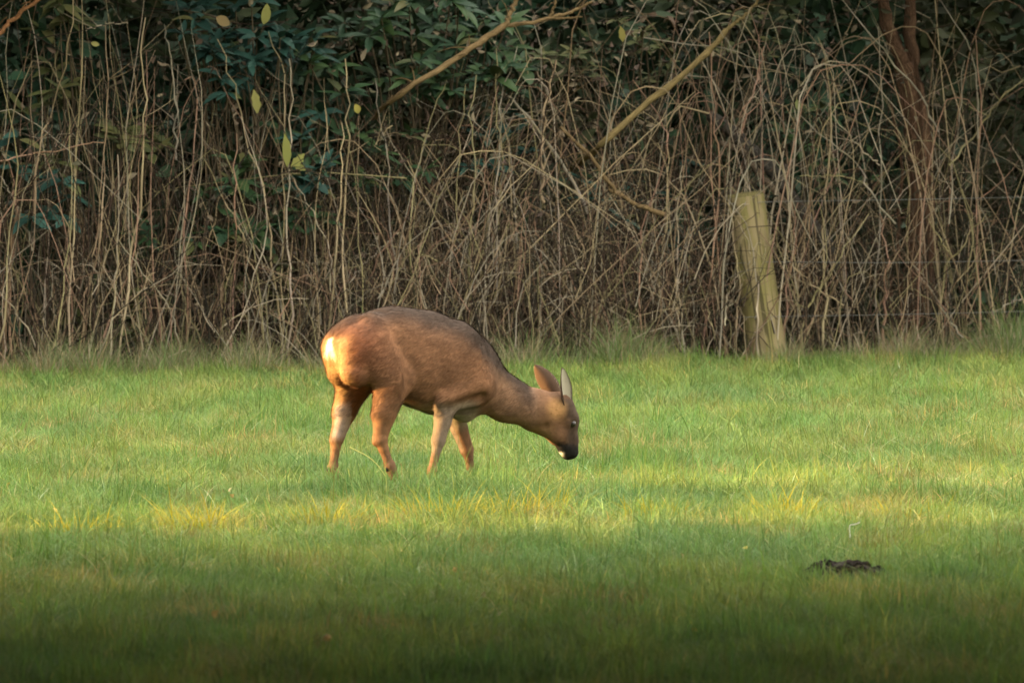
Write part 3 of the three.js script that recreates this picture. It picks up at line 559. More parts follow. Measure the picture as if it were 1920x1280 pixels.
// ---------------------------------------------------------------- molehill
{
  R = rngOf(101);
  const g = new THREE.Group(); g.name = 'molehill'; g.position.set(molehillAt.x, 0, molehillAt.z);
  const soil = std({ color: rgb([0.020, 0.0145, 0.011]), roughness: 1, bumpMap: barkTex, bumpScale: 0.004 });
  const s = new THREE.SphereGeometry(1, 40, 20, 0, 6.2832, 0, Math.PI / 2), p = s.attributes.position;
  for (let k = 0; k < p.count; k++) { const x = p.getX(k), y = p.getY(k), z = p.getZ(k), n = 1 + 0.28 * N(x * 2.4, y * 2.4, z * 2.4 + 4) + 0.16 * N(x * 6, y * 6, z * 6); p.setXYZ(k, x * 0.175 * n, y * 0.09 * n + 0.002, z * 0.14 * n); }
  s.computeVertexNormals(); mesh('mound', s, soil, g);
  for (let k = 0; k < 26; k++) {
    const c = new THREE.IcosahedronGeometry(rr(0.008, 0.024), 1), q = c.attributes.position;
    for (let j = 0; j < q.count; j++) { const f = 1 + 0.5 * N(q.getX(j) * 60 + k, q.getY(j) * 60, q.getZ(j) * 60); q.setXYZ(j, q.getX(j) * f, q.getY(j) * f, q.getZ(j) * f); }
    c.computeVertexNormals(); const o = mesh('clod', c, soil, g), a = rr(0, 6.28), e = Math.sqrt(R());
    o.position.set(Math.cos(a) * e * 0.16, 0.085 * Math.sqrt(1 - e * e * 0.9) + 0.004, Math.sin(a) * e * 0.11);
  }
  tag(g, 'small dark molehill of crumbly soil in the shaded grass', 'molehill');
}

// ---------------------------------------------------------------- odd blades and tufts one can pick out
{
  R = rngOf(111);
  const straw = std({ color: rgb([0.55, 0.55, 0.46]), roughness: 0.7, side: THREE.DoubleSide });
  const f = groundAt(1597, 1042), top = at(1594, 985, -f.z), tip = at(1613, 979, -f.z);
  const c = smooth([V(f.x, 0, f.z), at(1595, 1010, -f.z), top, at(1603, 983, -f.z), tip], 12);
  tag(mesh('pale_straw', new Geo().tube(c, taper(c.length, 0.0028, 0.002), [1, 1, 1], 5).build(), straw), 'single bent whitish straw sticking up near the molehill', 'straw');
  // fallen blade by the hind legs
  const y = at(655, 838, 43.4), y2 = at(690, 856, 43.4);
  tag(mesh('bent_grass_stalk', new Geo().tube(smooth([at(722, 892, 43.4), at(708, 872, 43.4), y2, y], 10), taper(11, 0.0014, 0.0018), [1, 1, 1], 4).build(), std({ color: rgb([0.30, 0.30, 0.09]), roughness: 0.7 })), 'long pale yellow grass blade bent over behind the deer', 'grass blade');
  // dark weed stalk by the raised hoof
  const w = smooth([at(757, 935, 43.7), at(755, 905, 43.7), at(752, 868, 43.7)], 8), sg = new Geo().tube(w, taper(w.length, 0.002, 0.0012), [1, 1, 1], 4); sg.tube(smooth([at(753, 872, 43.7), at(748, 869, 43.7)], 3), taper(4, 0.0016, 0.001), [1, 1, 1], 4);
  tag(mesh('weed_stalk', sg.build(), std({ color: rgb([0.10, 0.10, 0.04]), roughness: 0.9 })), 'thin dark weed stalk standing beside the raised hind hoof', 'weed');
  // small mushroom in the shaded grass
  const mg = new THREE.Group(); mg.name = 'mushroom'; const mp = groundAt(613, 1246); mg.position.set(mp.x, 0, mp.z);
  mesh('stalk', new THREE.CylinderGeometry(0.004, 0.005, 0.07, 10).translate(0, 0.035, 0), std({ color: rgb([0.4, 0.33, 0.22]), roughness: 0.8 }), mg);
  mesh('cap', new THREE.LatheGeometry([[0.0, 0.088], [0.008, 0.086], [0.014, 0.080], [0.0165, 0.072], [0.012, 0.070], [0.004, 0.072]].map(([x, q]) => new THREE.Vector2(x, q)), 18), std({ color: rgb([0.42, 0.23, 0.09]), roughness: 0.6 }), mg);
  tag(mg, 'tiny orange-brown mushroom in the shaded grass', 'mushroom');
  // a few fallen leaves
  const fl = leafGeo(0.3, 0.5, 0.7), flm = [[0.30, 0.25, 0.05], [0.32, 0.22, 0.07], [0.30, 0.26, 0.12]].map((c2) => std({ color: rgb(c2), roughness: 0.8, side: THREE.DoubleSide }));
  for (const [px, py] of [[436, 930], [430, 918], [661, 990], [13, 912], [105, 957], [855, 1075], [905, 1125], [520, 1075], [1280, 1048], [1400, 1030], [357, 1206], [398, 1160], [1305, 1190]]) {
    const b = groundAt(px, py + 42), o = mesh('fallen_leaf', fl, pick(flm)); o.position.set(b.x, 0.075, b.z); o.rotation.set(rr(-1.2, -0.2), rr(0, 6.28), rr(-0.5, 0.5)); o.scale.setScalar(rr(0.022, 0.036));
    tag(o, 'tiny yellowish fallen leaf caught in the grass', 'leaf', 'fallen leaves in the grass');
  }
  // coarse taller tufts in the sunlit strip, sunlight yellow painted into their colour
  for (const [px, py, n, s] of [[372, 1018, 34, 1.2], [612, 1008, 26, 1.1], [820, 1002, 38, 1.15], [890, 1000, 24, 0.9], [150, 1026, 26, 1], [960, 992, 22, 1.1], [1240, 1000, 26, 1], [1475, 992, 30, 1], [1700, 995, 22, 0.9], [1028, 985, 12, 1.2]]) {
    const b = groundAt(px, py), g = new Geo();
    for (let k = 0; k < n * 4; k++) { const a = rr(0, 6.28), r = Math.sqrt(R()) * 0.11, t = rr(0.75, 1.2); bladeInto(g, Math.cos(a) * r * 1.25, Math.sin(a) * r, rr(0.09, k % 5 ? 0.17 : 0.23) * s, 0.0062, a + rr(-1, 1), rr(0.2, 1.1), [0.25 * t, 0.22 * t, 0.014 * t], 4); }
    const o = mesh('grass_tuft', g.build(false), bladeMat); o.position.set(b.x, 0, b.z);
    tag(o, 'taller grass tuft in the sunlit strip, its sunlit yellow painted in', 'grass tuft', 'tufts of the sunlit strip');
  }
}

// ---------------------------------------------------------------- roe deer
{
  R = rngOf(121);
  const TH = 25 * Math.PI / 180, PXM = 490, CS = Math.cos(TH), SN = Math.sin(TH);
  // a joint read from the photograph at this distance, in the animal's own axes: x along the spine, y up, z to its right side
  const J = (px, py, t = 0) => V(((px - 760) / PXM - t * SN) / CS, (935 - py) / PXM, t);
  const P = [];                                          // [a, b, ra, rb, lateral squeeze, blend]
  const bone = (a, b, ra, rb, sq = 1, k = 0.02) => P.push([a, b, ra / PXM, rb / PXM, sq, k]);
  // trunk
  bone(J(674, 648), J(735, 655), 60, 77, 1.45, 0.035); bone(J(735, 655), J(792, 674), 77, 87, 1.45, 0.035); bone(J(792, 674), J(846, 697), 87, 85, 1.5, 0.035); bone(J(846, 697), J(868, 704), 85, 72, 1.5, 0.035);
  // neck and brisket
  bone(J(888, 712), J(948, 752), 56, 40, 1.3, 0.03); bone(J(948, 752), J(1008, 775), 40, 36, 1.3, 0.03); bone(J(890, 735), J(872, 770), 46, 24, 1.3, 0.025);
  // buttocks and thighs
  for (const s of [1, -1]) bone(J(s > 0 ? 674 : 648, 655, 0.055 * s), J(s > 0 ? 670 : 647, 690, 0.06 * s), 40, 33, 1.1, 0.03);
  bone(J(694, 654, 0.06), J(740, 708, 0.092), 54, 39, 1.3, 0.016); bone(J(738, 706, 0.085), J(720, 775, 0.085), 38, 22, 1.2, 0.02); bone(J(720, 775, 0.085), J(713, 820, 0.085), 22, 13.5, 1.2, 0.015);
  bone(J(655, 655, -0.05), J(666, 712, -0.085), 50, 36, 1.3, 0.035); bone(J(666, 712, -0.085), J(646, 770, -0.085), 36, 22, 1.2, 0.02); bone(J(646, 770, -0.085), J(632, 820, -0.085), 22, 13, 1.2, 0.015);
  // hocks and lower hind legs
  bone(J(706, 824, 0.085), J(713, 800, 0.085), 9, 7, 1.2, 0.01); bone(J(714, 822, 0.085), J(719, 838, 0.085), 13, 9.5, 1, 0.008); bone(J(719, 838, 0.085), J(730, 868, 0.085), 9, 8.5, 1, 0.008); bone(J(731, 870, 0.085), J(735, 880, 0.085), 11, 10, 1, 0.008); bone(J(735, 880, 0.085), J(744, 912, 0.085), 8, 9, 1, 0.008);
  bone(J(625, 826, -0.085), J(633, 800, -0.085), 8, 7, 1.2, 0.01); bone(J(632, 820, -0.085), J(629, 838, -0.085), 12.5, 9, 1, 0.008); bone(J(629, 838, -0.085), J(624, 874, -0.085), 8.5, 8, 1, 0.008); bone(J(624, 876, -0.085), J(625, 886, -0.085), 10.5, 9.5, 1, 0.008); bone(J(625, 886, -0.085), J(630, 914, -0.085), 8, 9, 1, 0.008);
  // shoulders and forelegs
  bone(J(868, 650, 0.066), J(895, 720, 0.082), 38, 37, 1.6, 0.024); bone(J(893, 722, 0.08), J(840, 746, 0.088), 34, 27, 1.5, 0.016); bone(J(838, 748, 0.075), J(830, 790, 0.07), 24, 16, 1.1, 0.014); bone(J(830, 790, 0.07), J(821, 828, 0.07), 16, 12.5, 1, 0.01);
  bone(J(822, 826, 0.07), J(819, 840, 0.07), 13, 9, 1, 0.008); bone(J(819, 840, 0.07), J(810, 880, 0.07), 8.5, 7.5, 1, 0.008); bone(J(810, 882, 0.07), J(808, 890, 0.07), 9.8, 9, 1, 0.008); bone(J(808, 890, 0.07), J(806, 912, 0.07), 7.5, 8.5, 1, 0.008);
  bone(J(880, 715, -0.07), J(848, 762, -0.072), 36, 25, 1.5, 0.02); bone(J(848, 762, -0.072), J(860, 805, -0.065), 23, 16, 1.1, 0.014); bone(J(860, 805, -0.065), J(875, 848, -0.065), 16, 12.5, 1, 0.01);
  bone(J(875, 848, -0.065), J(878, 860, -0.065), 12.5, 8.5, 1, 0.008); bone(J(878, 860, -0.065), J(882, 884, -0.065), 8.5, 7.5, 1, 0.008); bone(J(882, 886, -0.065), J(888, 912, -0.065), 9.5, 8.5, 1, 0.008);
  // head
  bone(J(1008, 772), J(1043, 776), 36, 33, 1.25, 0.025); bone(J(1050, 770), J(1064, 792), 29, 22, 1.15, 0.02); bone(J(1032, 796), J(1048, 816), 29, 26, 1.5, 0.02); bone(J(1062, 796), J(1068, 832), 24, 17, 1.35, 0.018); bone(J(1052, 815), J(1066, 848), 24, 15, 1.4, 0.015); bone(J(1067, 832), J(1072, 854), 18.5, 14, 1.15, 0.012); bone(J(1058, 846), J(1064, 860), 13, 9, 1.2, 0.01);
  bone(J(1000, 790), J(1020, 800), 22, 20, 1.5, 0.02);
  for (const s of [1, -1]) bone(J(1072, 788, 0.026 * s), J(1066, 798, 0.030 * s), 10, 8, 1, 0.018);   // brows
  bone(J(700, 607, 0.055), J(712, 612, 0.06), 20, 16, 1, 0.03); bone(J(862, 628, 0.02), J(890, 664, 0.055), 20, 18, 1, 0.03);   // hip and shoulder blade
  // folds: [a, b, radius, blend]
  const folds = [[J(776, 655, 0.165), J(775, 742, 0.15), 17, 0.03], [J(846, 764, 0.125), J(906, 744, 0.118), 8, 0.03], [J(838, 640, 0.168), J(836, 728, 0.15), 14, 0.03], [J(655, 690, 0.0), J(660, 745, 0.0), 13, 0.02], [J(1014, 824, 0.06), J(1026, 806, 0.052), 7, 0.012], [J(1080, 806, 0.050), J(1074, 838, 0.040), 7, 0.012]];
  // field
  const h = 0.005, lo = V(-0.42, 0.02, -0.2), nx = 236, ny = 152, nz = 80, F = new Float32Array(nx * ny * nz).fill(0.1);
  const id = (i, j, k) => i + nx * (j + ny * k);
  for (const [a, b, ra, rb, sq, kk] of P) {
    const m = Math.max(ra, rb) + 0.055, d = b.clone().sub(a), tc = (a.z + b.z) / 2;
    const A = V(a.x, a.y, (a.z - tc) * sq), B = V(d.x, d.y, d.z * sq), L = Math.max(1e-9, B.lengthSq());
    const i0 = Math.max(0, Math.floor((Math.min(a.x, b.x) - m - lo.x) / h)), i1 = Math.min(nx - 1, Math.ceil((Math.max(a.x, b.x) + m - lo.x) / h));
    const j0 = Math.max(0, Math.floor((Math.min(a.y, b.y) - m - lo.y) / h)), j1 = Math.min(ny - 1, Math.ceil((Math.max(a.y, b.y) + m - lo.y) / h));
    const k0 = Math.max(0, Math.floor((Math.min(a.z, b.z) - m - lo.z) / h)), k1 = Math.min(nz - 1, Math.ceil((Math.max(a.z, b.z) + m - lo.z) / h));
    for (let k = k0; k <= k1; k++) for (let j = j0; j <= j1; j++) for (let i = i0; i <= i1; i++) {
      const x = lo.x + i * h - A.x, y = lo.y + j * h - A.y, z = (lo.z + k * h - tc) * sq - A.z;
      const u = Math.min(1, Math.max(0, (x * B.x + y * B.y + z * B.z) / L));
      const dd = (Math.hypot(x - B.x * u, y - B.y * u, z - B.z * u) - (ra + (rb - ra) * u)) / (0.5 + 0.5 * sq);
      const q = id(i, j, k), e = F[q], w = Math.max(0, kk - Math.abs(dd - e)) / kk;
      F[q] = Math.min(dd, e) - w * w * kk * 0.25;
    }
  }
  for (const [a, b, r, kk] of folds) {
    const B = b.clone().sub(a), L = B.lengthSq(), rad = r / PXM, m = rad + 0.05;
    for (let k = 0; k < nz; k++) for (let j = 0; j < ny; j++) for (let i = 0; i < nx; i++) {
      const x = lo.x + i * h - a.x, y = lo.y + j * h - a.y, z = lo.z + k * h - a.z; if (Math.abs(x - B.x / 2) > m + Math.abs(B.x) / 2 || Math.abs(y - B.y / 2) > m + Math.abs(B.y) / 2 || Math.abs(z - B.z / 2) > m + Math.abs(B.z) / 2) continue;
      const u = Math.min(1, Math.max(0, (x * B.x + y * B.y + z * B.z) / L)), dd = rad - Math.hypot(x - B.x * u, y - B.y * u, z - B.z * u), q = id(i, j, k), e = F[q], w = Math.max(0, kk - Math.abs(dd - e)) / kk;
      F[q] = Math.max(dd, e) + w * w * kk * 0.25;
    }
  }
  // surface nets
  const pos = [], idx = [], vid = new Int32Array(F.length).fill(-1);
  for (let k = 0; k < nz - 1; k++) for (let j = 0; j < ny - 1; j++) for (let i = 0; i < nx - 1; i++) {
    let mask = 0; for (let c = 0; c < 8; c++) if (F[id(i + (c & 1), j + ((c >> 1) & 1), k + (c >> 2))] < 0) mask |= 1 << c;
    if (mask === 0 || mask === 255) continue;
    let n = 0, x = 0, y = 0, z = 0;
    for (let c = 0; c < 8; c++) for (const e of [1, 2, 4]) {
      if (c & e) continue; const c2 = c | e; if (((mask >> c) & 1) === ((mask >> c2) & 1)) continue;
      const f0 = F[id(i + (c & 1), j + ((c >> 1) & 1), k + (c >> 2))], f1 = F[id(i + (c2 & 1), j + ((c2 >> 1) & 1), k + (c2 >> 2))], t = f0 / (f0 - f1);
      x += (c & 1) + (e === 1 ? t : 0); y += ((c >> 1) & 1) + (e === 2 ? t : 0); z += (c >> 2) + (e === 4 ? t : 0); n++;
    }
    vid[id(i, j, k)] = pos.length / 3; pos.push(lo.x + (i + x / n) * h, lo.y + (j + y / n) * h, lo.z + (k + z / n) * h);
  }
  for (let k = 1; k < nz - 1; k++) for (let j = 1; j < ny - 1; j++) for (let i = 1; i < nx - 1; i++) {
    const s = F[id(i, j, k)] < 0;
    const quad = (a, b, c, d, flip) => { if (a < 0 || b < 0 || c < 0 || d < 0) return; flip ? idx.push(a, c, b, a, d, c) : idx.push(a, b, c, a, c, d); };
    if (s !== (F[id(i + 1, j, k)] < 0)) quad(vid[id(i, j - 1, k - 1)], vid[id(i, j, k - 1)], vid[id(i, j, k)], vid[id(i, j - 1, k)], !s);
    if (s !== (F[id(i, j + 1, k)] < 0)) quad(vid[id(i - 1, j, k - 1)], vid[id(i - 1, j, k)], vid[id(i, j, k)], vid[id(i, j, k - 1)], !s);
    if (s !== (F[id(i, j, k + 1)] < 0)) quad(vid[id(i - 1, j - 1, k)], vid[id(i, j - 1, k)], vid[id(i, j, k)], vid[id(i - 1, j, k)], !s);
  }
  // ears: cupped leaf shapes, joined to the body's mesh
  const earTone = [];
  const bodyVerts = pos.length / 3;
  const ear = (base, tip, open, W) => {
    const u = tip.clone().sub(base), L = u.length(); u.normalize();
    const n = open.clone().addScaledVector(u, -open.dot(u)).normalize(), w = V().crossVectors(u, n), rows = 14, cols = 9;
    for (const side of [0, 1]) {
      const o = pos.length / 3;
      for (let r = 0; r <= rows; r++) for (let c = 0; c <= cols; c++) {
        const a = r / rows, b = c / cols * 2 - 1, pr = W * (0.35 + 0.65 * Math.sin(Math.PI * Math.min(1, 0.16 + a * 0.62))) * Math.pow(1 - Math.pow(a, 3.2), 0.55), be = b * (1.5 - 0.55 * a);
        const th = side ? 0.0045 * (1 - Math.abs(b) * 0.8) : 0;
        const q = base.clone().addScaledVector(u, L * a).addScaledVector(w, pr * Math.sin(be) / 1.0).addScaledVector(n, pr * (1 - Math.cos(be)) * 0.9 - th - 0.012 * a * (1 - a));
        pos.push(q.x, q.y, q.z); earTone.push(side ? [0.066, 0.040, 0.026] : Math.abs(b) > 0.86 || a > 0.93 ? [0.035, 0.026, 0.02] : [0.30, 0.27, 0.21]);
        if (r && c) { const q0 = o + (r - 1) * (cols + 1) + c - 1, q1 = q0 + cols + 1; side ? idx.push(q0, q1, q0 + 1, q0 + 1, q1, q1 + 1) : idx.push(q0, q0 + 1, q1, q0 + 1, q1 + 1, q1); }
      }
    }
  };
  ear(J(1041, 752, -0.03), J(1003, 689, -0.055), V(0.6, 0.1, -0.65), 0.042);
  ear(J(1058, 762, 0.03), J(1055, 693, 0.05), V(0.5, 0.0, 0.88), 0.036);
  const geo = new THREE.BufferGeometry(); geo.setAttribute('position', new THREE.Float32BufferAttribute(pos, 3)); geo.setIndex(idx); geo.computeVertexNormals();
  // coat: winter hair colours by place on the body; head also has painted light
  const NO = geo.attributes.normal, col = new Float32Array(pos.length);
  const coat = (x, y, z, nx_, ny_, nz_) => {
    const U = 780 + PXM * CS * x, W = 935 - PXM * y;       // along the spine and down, in the photograph's units
    const st = N(x * 22, y * 60, z * 40) * 0.5 + N(x * 60, y * 150, z * 90) * 0.5, lg = N(x * 6 + 3, y * 6, z * 6);
    let c = [0.168, 0.084, 0.044];
    c = mix3(c, [0.150, 0.060, 0.030], sm(760, 660, U) * sm(760, 640, W));                       // rusty haunch
    c = mix3(c, [0.185, 0.105, 0.062], sm(900, 960, U));                                            // neck
    const back = U < 900 ? 573 + Math.pow(Math.max(0, (U - 720) / 170), 2) * 48 + Math.pow(Math.max(0, (690 - U) / 70), 2) * 30 : 640 + (U - 900) * 0.75;
    c = mix3(c, [0.052, 0.037, 0.029], 0.95 * sm(62, 12, W - back + lg * 18) * sm(1030, 1000, U)); // greyer along the spine
    c = mix3(c, [0.24, 0.185, 0.12], sm(745, 775, W + lg * 12) * sm(730, 760, U) * sm(900, 860, U)); // belly
    c = mix3(c, [0.25, 0.205, 0.135], 0.85 * sm(40, 14, Math.hypot(U - 882, (W - 776) * 1.1) + 14 * lg) );           // brisket
    c = mix3(c, [0.168, 0.086, 0.042], sm(735, 790, W) * sm(790, 760, U));                         // hind legs
    c = mix3(c, [0.160, 0.118, 0.084], sm(745, 775, W) * sm(800, 815, U) * sm(905, 895, U) * (Math.abs(z) > 0.045 ? 1 : 0)); // forelegs
    c = mix3(c, [0.132, 0.072, 0.040], sm(835, 865, W));
    if (U < 690) {                                                                                 // rump: white patch, tawny edge
      const rear = sm(0.25, 0.7, -nx_), v = (W - 627 + 8 * lg) / 38, az = Math.abs(z) + 0.006 * st, edge = 0.010 + 0.024 * v;
      const patch = sm(-0.06, 0.1, v) * sm(1.1, 0.85, v) * sm(edge + 0.007, edge - 0.007, az) * (1 - 0.75 * sm(0.5, 0.7, v) * sm(0.016, 0.008, az));
      c = mix3(c, [0.36, 0.20, 0.085], rear * sm(0.125, 0.07, Math.abs(z)) * sm(615, 645, W) * sm(800, 745, W));
      if (z < 0 && W > 745 && W < 830) c = mix3(c, [0.32, 0.26, 0.22], 0.8 * sm(0.2, 0.7, nz_) * sm(745, 765, W) * sm(830, 810, W));   // pale inner side of the far leg
      c = mix3(c, [0.80, 0.74, 0.62], patch * sm(0.1, 0.45, -nx_));
    }
    if (U > 1005) {                                                                                // head
      c = mix3(c, [0.142, 0.074, 0.040], 0.85 * sm(1005, 1035, U));
      const line = W < 800 ? 1058 + (W - 752) * 0.56 : 1085, U0 = U - 20, bridgeAndShade = sm(38, 18, line - U0 + 12 * lg + 6 * st);
      c = mix3(c, [0.036, 0.026, 0.019], 0.9 * bridgeAndShade * sm(735, 760, W));   // dark forehead and nose-bridge hair, with shade of the face painted in
      c = mix3(c, [0.26, 0.155, 0.075], sm(1060, 1035, U) * sm(800, 825, W));
      c = mix3(c, [0.42, 0.23, 0.09], 0.6 * sm(28, 6, Math.hypot(U - 1052, W - 772)));  // sunlit spot below the ear, painted into the coat
      c = mix3(c, [0.012, 0.011, 0.010], sm(830, 844, W + 8 * lg + (U - 1078) * -0.25) * sm(1052, 1066, U));
      c = mix3(c, [0.70, 0.66, 0.58], sm(852, 858, W) * sm(1078, 1070, U));
    }
    const md = N(x * 14 + 9, y * 26, z * 20); const k = 1 + 0.26 * st + 0.22 * lg + 0.24 * md; return [c[0] * k, c[1] * k, c[2] * k];
  };
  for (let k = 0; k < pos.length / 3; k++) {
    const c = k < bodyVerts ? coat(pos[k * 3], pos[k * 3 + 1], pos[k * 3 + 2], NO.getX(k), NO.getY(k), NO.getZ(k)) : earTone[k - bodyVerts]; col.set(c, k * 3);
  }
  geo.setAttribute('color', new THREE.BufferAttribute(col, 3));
  const deer = new THREE.Group(); deer.name = 'roe_deer';
  mesh('body', geo, std({ vertexColors: true, roughness: 0.8 }), deer);
  // short hair all over, lying backwards and down
  {
    const tri = idx.length / 3, cum = new Float32Array(tri); let total = 0; const a = V(), b = V(), c = V(), e1 = V(), e2 = V();
    for (let t = 0; t < tri; t++) { a.fromArray(pos, idx[t * 3] * 3); b.fromArray(pos, idx[t * 3 + 1] * 3); c.fromArray(pos, idx[t * 3 + 2] * 3); total += e1.subVectors(b, a).cross(e2.subVectors(c, a)).length(); cum[t] = total; }
    const hg = new Geo(); hg.p.push(-0.5, 0, 0, 0.5, 0, 0, -0.35, 0.5, 0.06, 0.35, 0.5, 0.06, 0, 1, 0.0); hg.i.push(0, 1, 2, 1, 3, 2, 2, 3, 4); for (let k = 0; k < 5; k++) hg.c.push(1, 1, 1);
    const n = 95000, list = [], nn = V(), flow = V(), side = V();
    for (let q = 0; q < n; q++) {
      const r = R() * total; let l = 0, hh = tri - 1; while (l < hh) { const mm = (l + hh) >> 1; cum[mm] < r ? l = mm + 1 : hh = mm; }
      let u = R(), v = R(); if (u + v > 1) { u = 1 - u; v = 1 - v; }
      const ia = idx[l * 3], ib = idx[l * 3 + 1], ic = idx[l * 3 + 2];
      a.fromArray(pos, ia * 3).multiplyScalar(1 - u - v).add(b.fromArray(pos, ib * 3).multiplyScalar(u)).add(c.fromArray(pos, ic * 3).multiplyScalar(v));
      nn.set(NO.getX(ia), NO.getY(ia), NO.getZ(ia));
      const head = a.x > 0.53, leg = a.y < 0.32 && !head, earV = ia >= bodyVerts;
      flow.set(head ? -0.3 : leg ? -0.1 : -0.85, head ? 0.8 : leg ? -1 : -0.5, 0).add(V(gauss(), gauss(), gauss()).multiplyScalar(0.2));
      flow.addScaledVector(nn, -flow.dot(nn)).normalize().addScaledVector(nn, rr(0.1, 0.34)).normalize();
      side.crossVectors(flow, nn).normalize(); const up = V().crossVectors(side, flow);
      const len = (earV ? 0.006 : head ? 0.009 : leg ? 0.010 : 0.022) * rr(0.6, 1.3), wd = earV || head || leg ? 0.0013 : 0.0019;
      const lock = 1 + 0.36 * N(a.x * 25, a.y * 70, a.z * 60), k = rr(0.68, 1.25) * lock;
      list.push([new THREE.Matrix4().makeBasis(side.clone().multiplyScalar(wd), flow.clone().multiplyScalar(len), up.multiplyScalar(len)).setPosition(a.addScaledVector(nn, -0.001)), [col[ia * 3] * k, col[ia * 3 + 1] * k, col[ia * 3 + 2] * k]]);
    }
    const m = merged('hair', hg.build(false), std({ vertexColors: true, roughness: 0.8, side: THREE.DoubleSide }), list); deer.add(m);
  }
  const dark = new THREE.MeshPhysicalMaterial({ color: rgb([0.008, 0.006, 0.005]), roughness: 0.3 }), horn = std({ color: rgb([0.02, 0.017, 0.015]), roughness: 0.6 }), skin = std({ color: rgb([0.012, 0.011, 0.011]), roughness: 0.45 });
  for (const s of [1, -1]) { const e = mesh('eye', new THREE.SphereGeometry(0.0128, 18, 12), dark, deer); e.position.copy(J(1068 + s * 7, 800, 0.040 * s)); e.scale.set(1.0, 1.1, 0.8); }
  const nose = mesh('nose', new THREE.SphereGeometry(0.016, 18, 12), skin, deer); nose.position.copy(J(1078, 859)); nose.scale.set(0.75, 0.7, 1.1);
  for (const [px, py, t] of [[726, 876, 0.092], [733, 880, 0.078], [616, 880, -0.08], [618, 884, -0.092]]) { const e = mesh('dewclaw', new THREE.SphereGeometry(0.0095, 10, 8), horn, deer); e.position.copy(J(px, py, t)); e.scale.set(0.8, 1.2, 0.7); }
  const hoof = (px, t, lift, pitch) => {
    const g = new Geo();
    for (const s of [-1, 1]) g.tube([V(-0.012, 0.045, s * 0.009), V(0.0, 0.028, s * 0.0105), V(0.016, 0.010, s * 0.011), V(0.034, 0.001, s * 0.008)], [0.012, 0.0125, 0.0105, 0.003], [1, 1, 1], 10);
    const m = mesh('hoof', g.build(), horn, deer); m.position.copy(J(px, 935, t)).setY(lift); m.rotation.z = pitch;
  };
  hoof(744, 0.085, 0.012, -0.5); hoof(631, -0.085, 0.0, 0); hoof(806, 0.07, 0, 0); hoof(889, -0.065, 0, 0);
  deer.position.set((760 - 960) / PXM, 0, -FPX / PXM); deer.rotation.y = TH;
  tag(deer, 'brown roe deer doe with white rump patch walking and grazing in the meadow', 'deer');
}

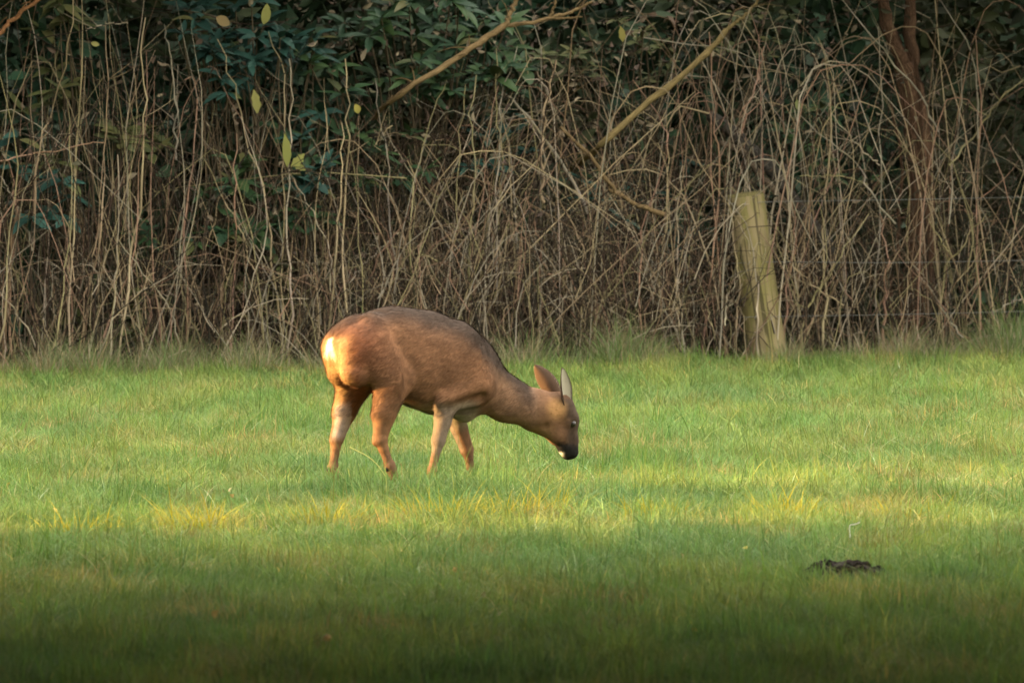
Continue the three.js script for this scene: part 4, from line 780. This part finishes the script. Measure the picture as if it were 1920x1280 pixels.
// ---------------------------------------------------------------- unseen growth added to shade the field and shape the sun
{
  R = rngOf(131);
  const clusters = clusterGeo(60, 0.2, 0.26, 0.75), leafMat = std({ vertexColors: true, roughness: 0.7, side: THREE.DoubleSide });
  const bark = std({ color: rgb([0.12, 0.095, 0.07]), map: barkTex, roughness: 0.95 });
  const green = () => { const k = rr(0.7, 1.3); return [0.035 * k, 0.055 * k, 0.018 * k]; };
  // unseen hedgerow to the left, shaped to let low sun through to the deer
  const row = (label, x0, x1, z0, z1, h, dens, trunks) => {
    const g = new THREE.Group(); g.name = 'added_shade_row'; const list = [];
    const n = Math.round(Math.abs(z1 - z0) * h * dens);   // clusters to the square metre of face
    for (let k = 0; k < n; k++) put(list, V(rr(x0, x1), rr(0.05, h), rr(z0, z1)), rr(-1, 1), rr(0, 6.28), rr(-1, 1), rr(0.8, 1.4), green());
    g.add(instanced('foliage', clusters, leafMat, list));
    for (let k = 0; k < trunks; k++) { const z = z0 + (z1 - z0) * (k + 0.5) / trunks, x = (x0 + x1) / 2, c = smooth([V(x, -0.1, z), V(x + gauss() * 0.1, h * 0.5, z + gauss() * 0.2), V(x, h * 0.95, z)], 8); mesh('trunk', new Geo().tube(c, taper(c.length, 0.1, 0.03), [1, 1, 1], 8).build(), bark, g); }
    return tag(g, label, 'added_growth');
  };
  row('tall unseen hedgerow beside the field, its end shaped to shade the foreground grass', -11.5, -9.5, -38.85, -14, 6.5, 17, 9);
  row('tall unseen hedgerow beside the field, shaped to keep sun off the tangled hedge', -11.5, -9.5, -64, -43.45, 6.5, 14, 6);
  row('unseen low bush added in the hedgerow opening to keep sun off the grass', -11.0, -10.0, -43.5, -41.9, 1.2, 9, 2);  // added to keep sun off the grass by the deer
  row('unseen leafy sapling added in the hedgerow opening to block the sun', -11.0, -10.0, -41.85, -40.8, 6, 12, 2);  // added to block sun between the two openings
  row('unseen birch sapling with few leaves, added in the opening to dapple the sun', -10.9, -10.1, -40.3, -39.35, 6, 0.75, 1);  // added to break up the sun on the strip
  // unseen wood edges added beside the line of sight to block sky light
  row('unseen leafy wood edge added on the left to block sky light', -6.5, -2.6, -30.5, -12, 7, 8, 8);
  row('unseen leafy wood edge added on the right to block sky light', 2.6, 6.5, -30.5, -12, 7, 8, 8);
  // unseen trees added to darken the near part of the field
  const tree = (label, x, z, th, crowns, n) => {
    const g = new THREE.Group(); g.name = 'added_shade_tree';
    const c = smooth([V(x, -0.1, z), V(x + 0.15, th * 0.5, z), V(x, th, z)], 10); mesh('trunk', new Geo().tube(c, taper(c.length, 0.42, 0.26), [1, 1, 1], 14).build(), bark, g);
    const list = [];
    crowns.forEach(([cx, cy, cz, ax, ay, az]) => {
      const l = smooth([V(x, th * 0.9, z), V((x + cx) / 2, (th + cy) / 2 + 0.3, (z + cz) / 2), V(cx, cy, cz)], 8, 0.03); mesh('limb', new Geo().tube(l, taper(l.length, 0.17, 0.05), [1, 1, 1], 8).build(), bark, g);
      const m = Math.round(n * ax * az);
      for (let k = 0; k < m; k++) { const v = V(gauss(), gauss(), gauss()).normalize().multiplyScalar(Math.pow(R(), 0.3)); put(list, V(cx + v.x * ax, cy + v.y * ay, cz + v.z * az), rr(-1, 1), rr(0, 6.28), rr(-1, 1), rr(0.9, 1.6), green()); }
    });
    const crown = new THREE.Group(); crown.name = 'crown'; crown.add(instanced('foliage', clusters, leafMat, list)); g.add(crown);
    return tag(g, label, 'tree');
  };
  tree('unseen broad tree added with a low crown to darken the near grass', 7.5, -33, 4.2, [[4, 4.2, -34.1, 5, 1.4, 4.2], [0, 4.2, -34.3, 4.2, 1.4, 4], [-4, 4.4, -33.7, 4.5, 1.4, 4.2], [5, 5.2, -29, 5, 1.8, 4.5], [-1, 5.2, -29, 5, 1.8, 4.5]], 22);
  tree('second unseen tree added nearer the camera to darken the near grass', -7.5, -24, 4.6, [[-4, 6.5, -24, 5, 1.8, 5], [2, 6.5, -23, 5, 1.8, 5], [7, 6.5, -23, 5, 1.8, 5]], 14);
}

{ // unseen evergreen boughs added above the hedge to darken its top
  R = rngOf(141);
  const clusters = clusterGeo(40, 0.15, 0.2, 0.5), leafMat = std({ vertexColors: true, roughness: 0.5, side: THREE.DoubleSide }), bark = std({ color: rgb([0.10, 0.075, 0.055]), map: barkTex, roughness: 0.95 });
  for (const [label, x, crowns] of [['unseen evergreen tree added to darken the hedge beside the blue-green shrub', -3.4, [[-2.3, 2.95, -55.2, 1.5, 0.55, 1.6], [-4.2, 3.3, -55, 1.8, 0.8, 1.8], [-0.9, 3.0, -55.4, 1.1, 0.5, 1.4], [-2.6, 3.9, -56.5, 2, 0.8, 1.6]]], ['unseen evergreen tree added to darken the hedge beside the vine-wrapped trunk', 3.6, [[2.1, 2.95, -56.2, 1.5, 0.55, 1.7], [4.2, 3.3, -56.5, 1.8, 0.8, 1.9], [2.6, 3.9, -57.6, 2, 0.8, 1.6]]]]) {
    const g = new THREE.Group(); g.name = 'added_overhang_tree'; const z = -hedgeZ(x) - 2.2, list = [];
    const c = smooth([V(x, -0.1, z), V(x + 0.1, 2.4, z), V(x, 5, z)], 10); mesh('trunk', new Geo().tube(c, taper(c.length, 0.17, 0.07), [1, 1, 1], 12).build(), bark, g);
    for (const [cx, cy, cz, ax, ay, az] of crowns) {
      const l = smooth([V(x, 2.9, z), V((x + cx) / 2, cy + 0.1, (z + cz) / 2), V(cx, cy, cz)], 8, 0.02); mesh('limb', new Geo().tube(l, taper(l.length, 0.06, 0.02), [1, 1, 1], 7).build(), bark, g);
      for (let k = 0; k < 45 * ax * az; k++) { const v = V(gauss(), gauss(), gauss()).normalize().multiplyScalar(Math.pow(R(), 0.35)), t = rr(0.7, 1.3); put(list, V(cx + v.x * ax, cy + v.y * ay, cz + v.z * az), rr(-1, 1), rr(0, 6.28), rr(-1, 1), rr(0.8, 1.3), [0.024 * t, 0.045 * t, 0.022 * t]); }
    }
    const crown = new THREE.Group(); crown.name = 'crown'; crown.add(instanced('foliage', clusters, leafMat, list)); g.add(crown);
    tag(g, label, 'tree');
  }
}

renderer.render(scene, camera);
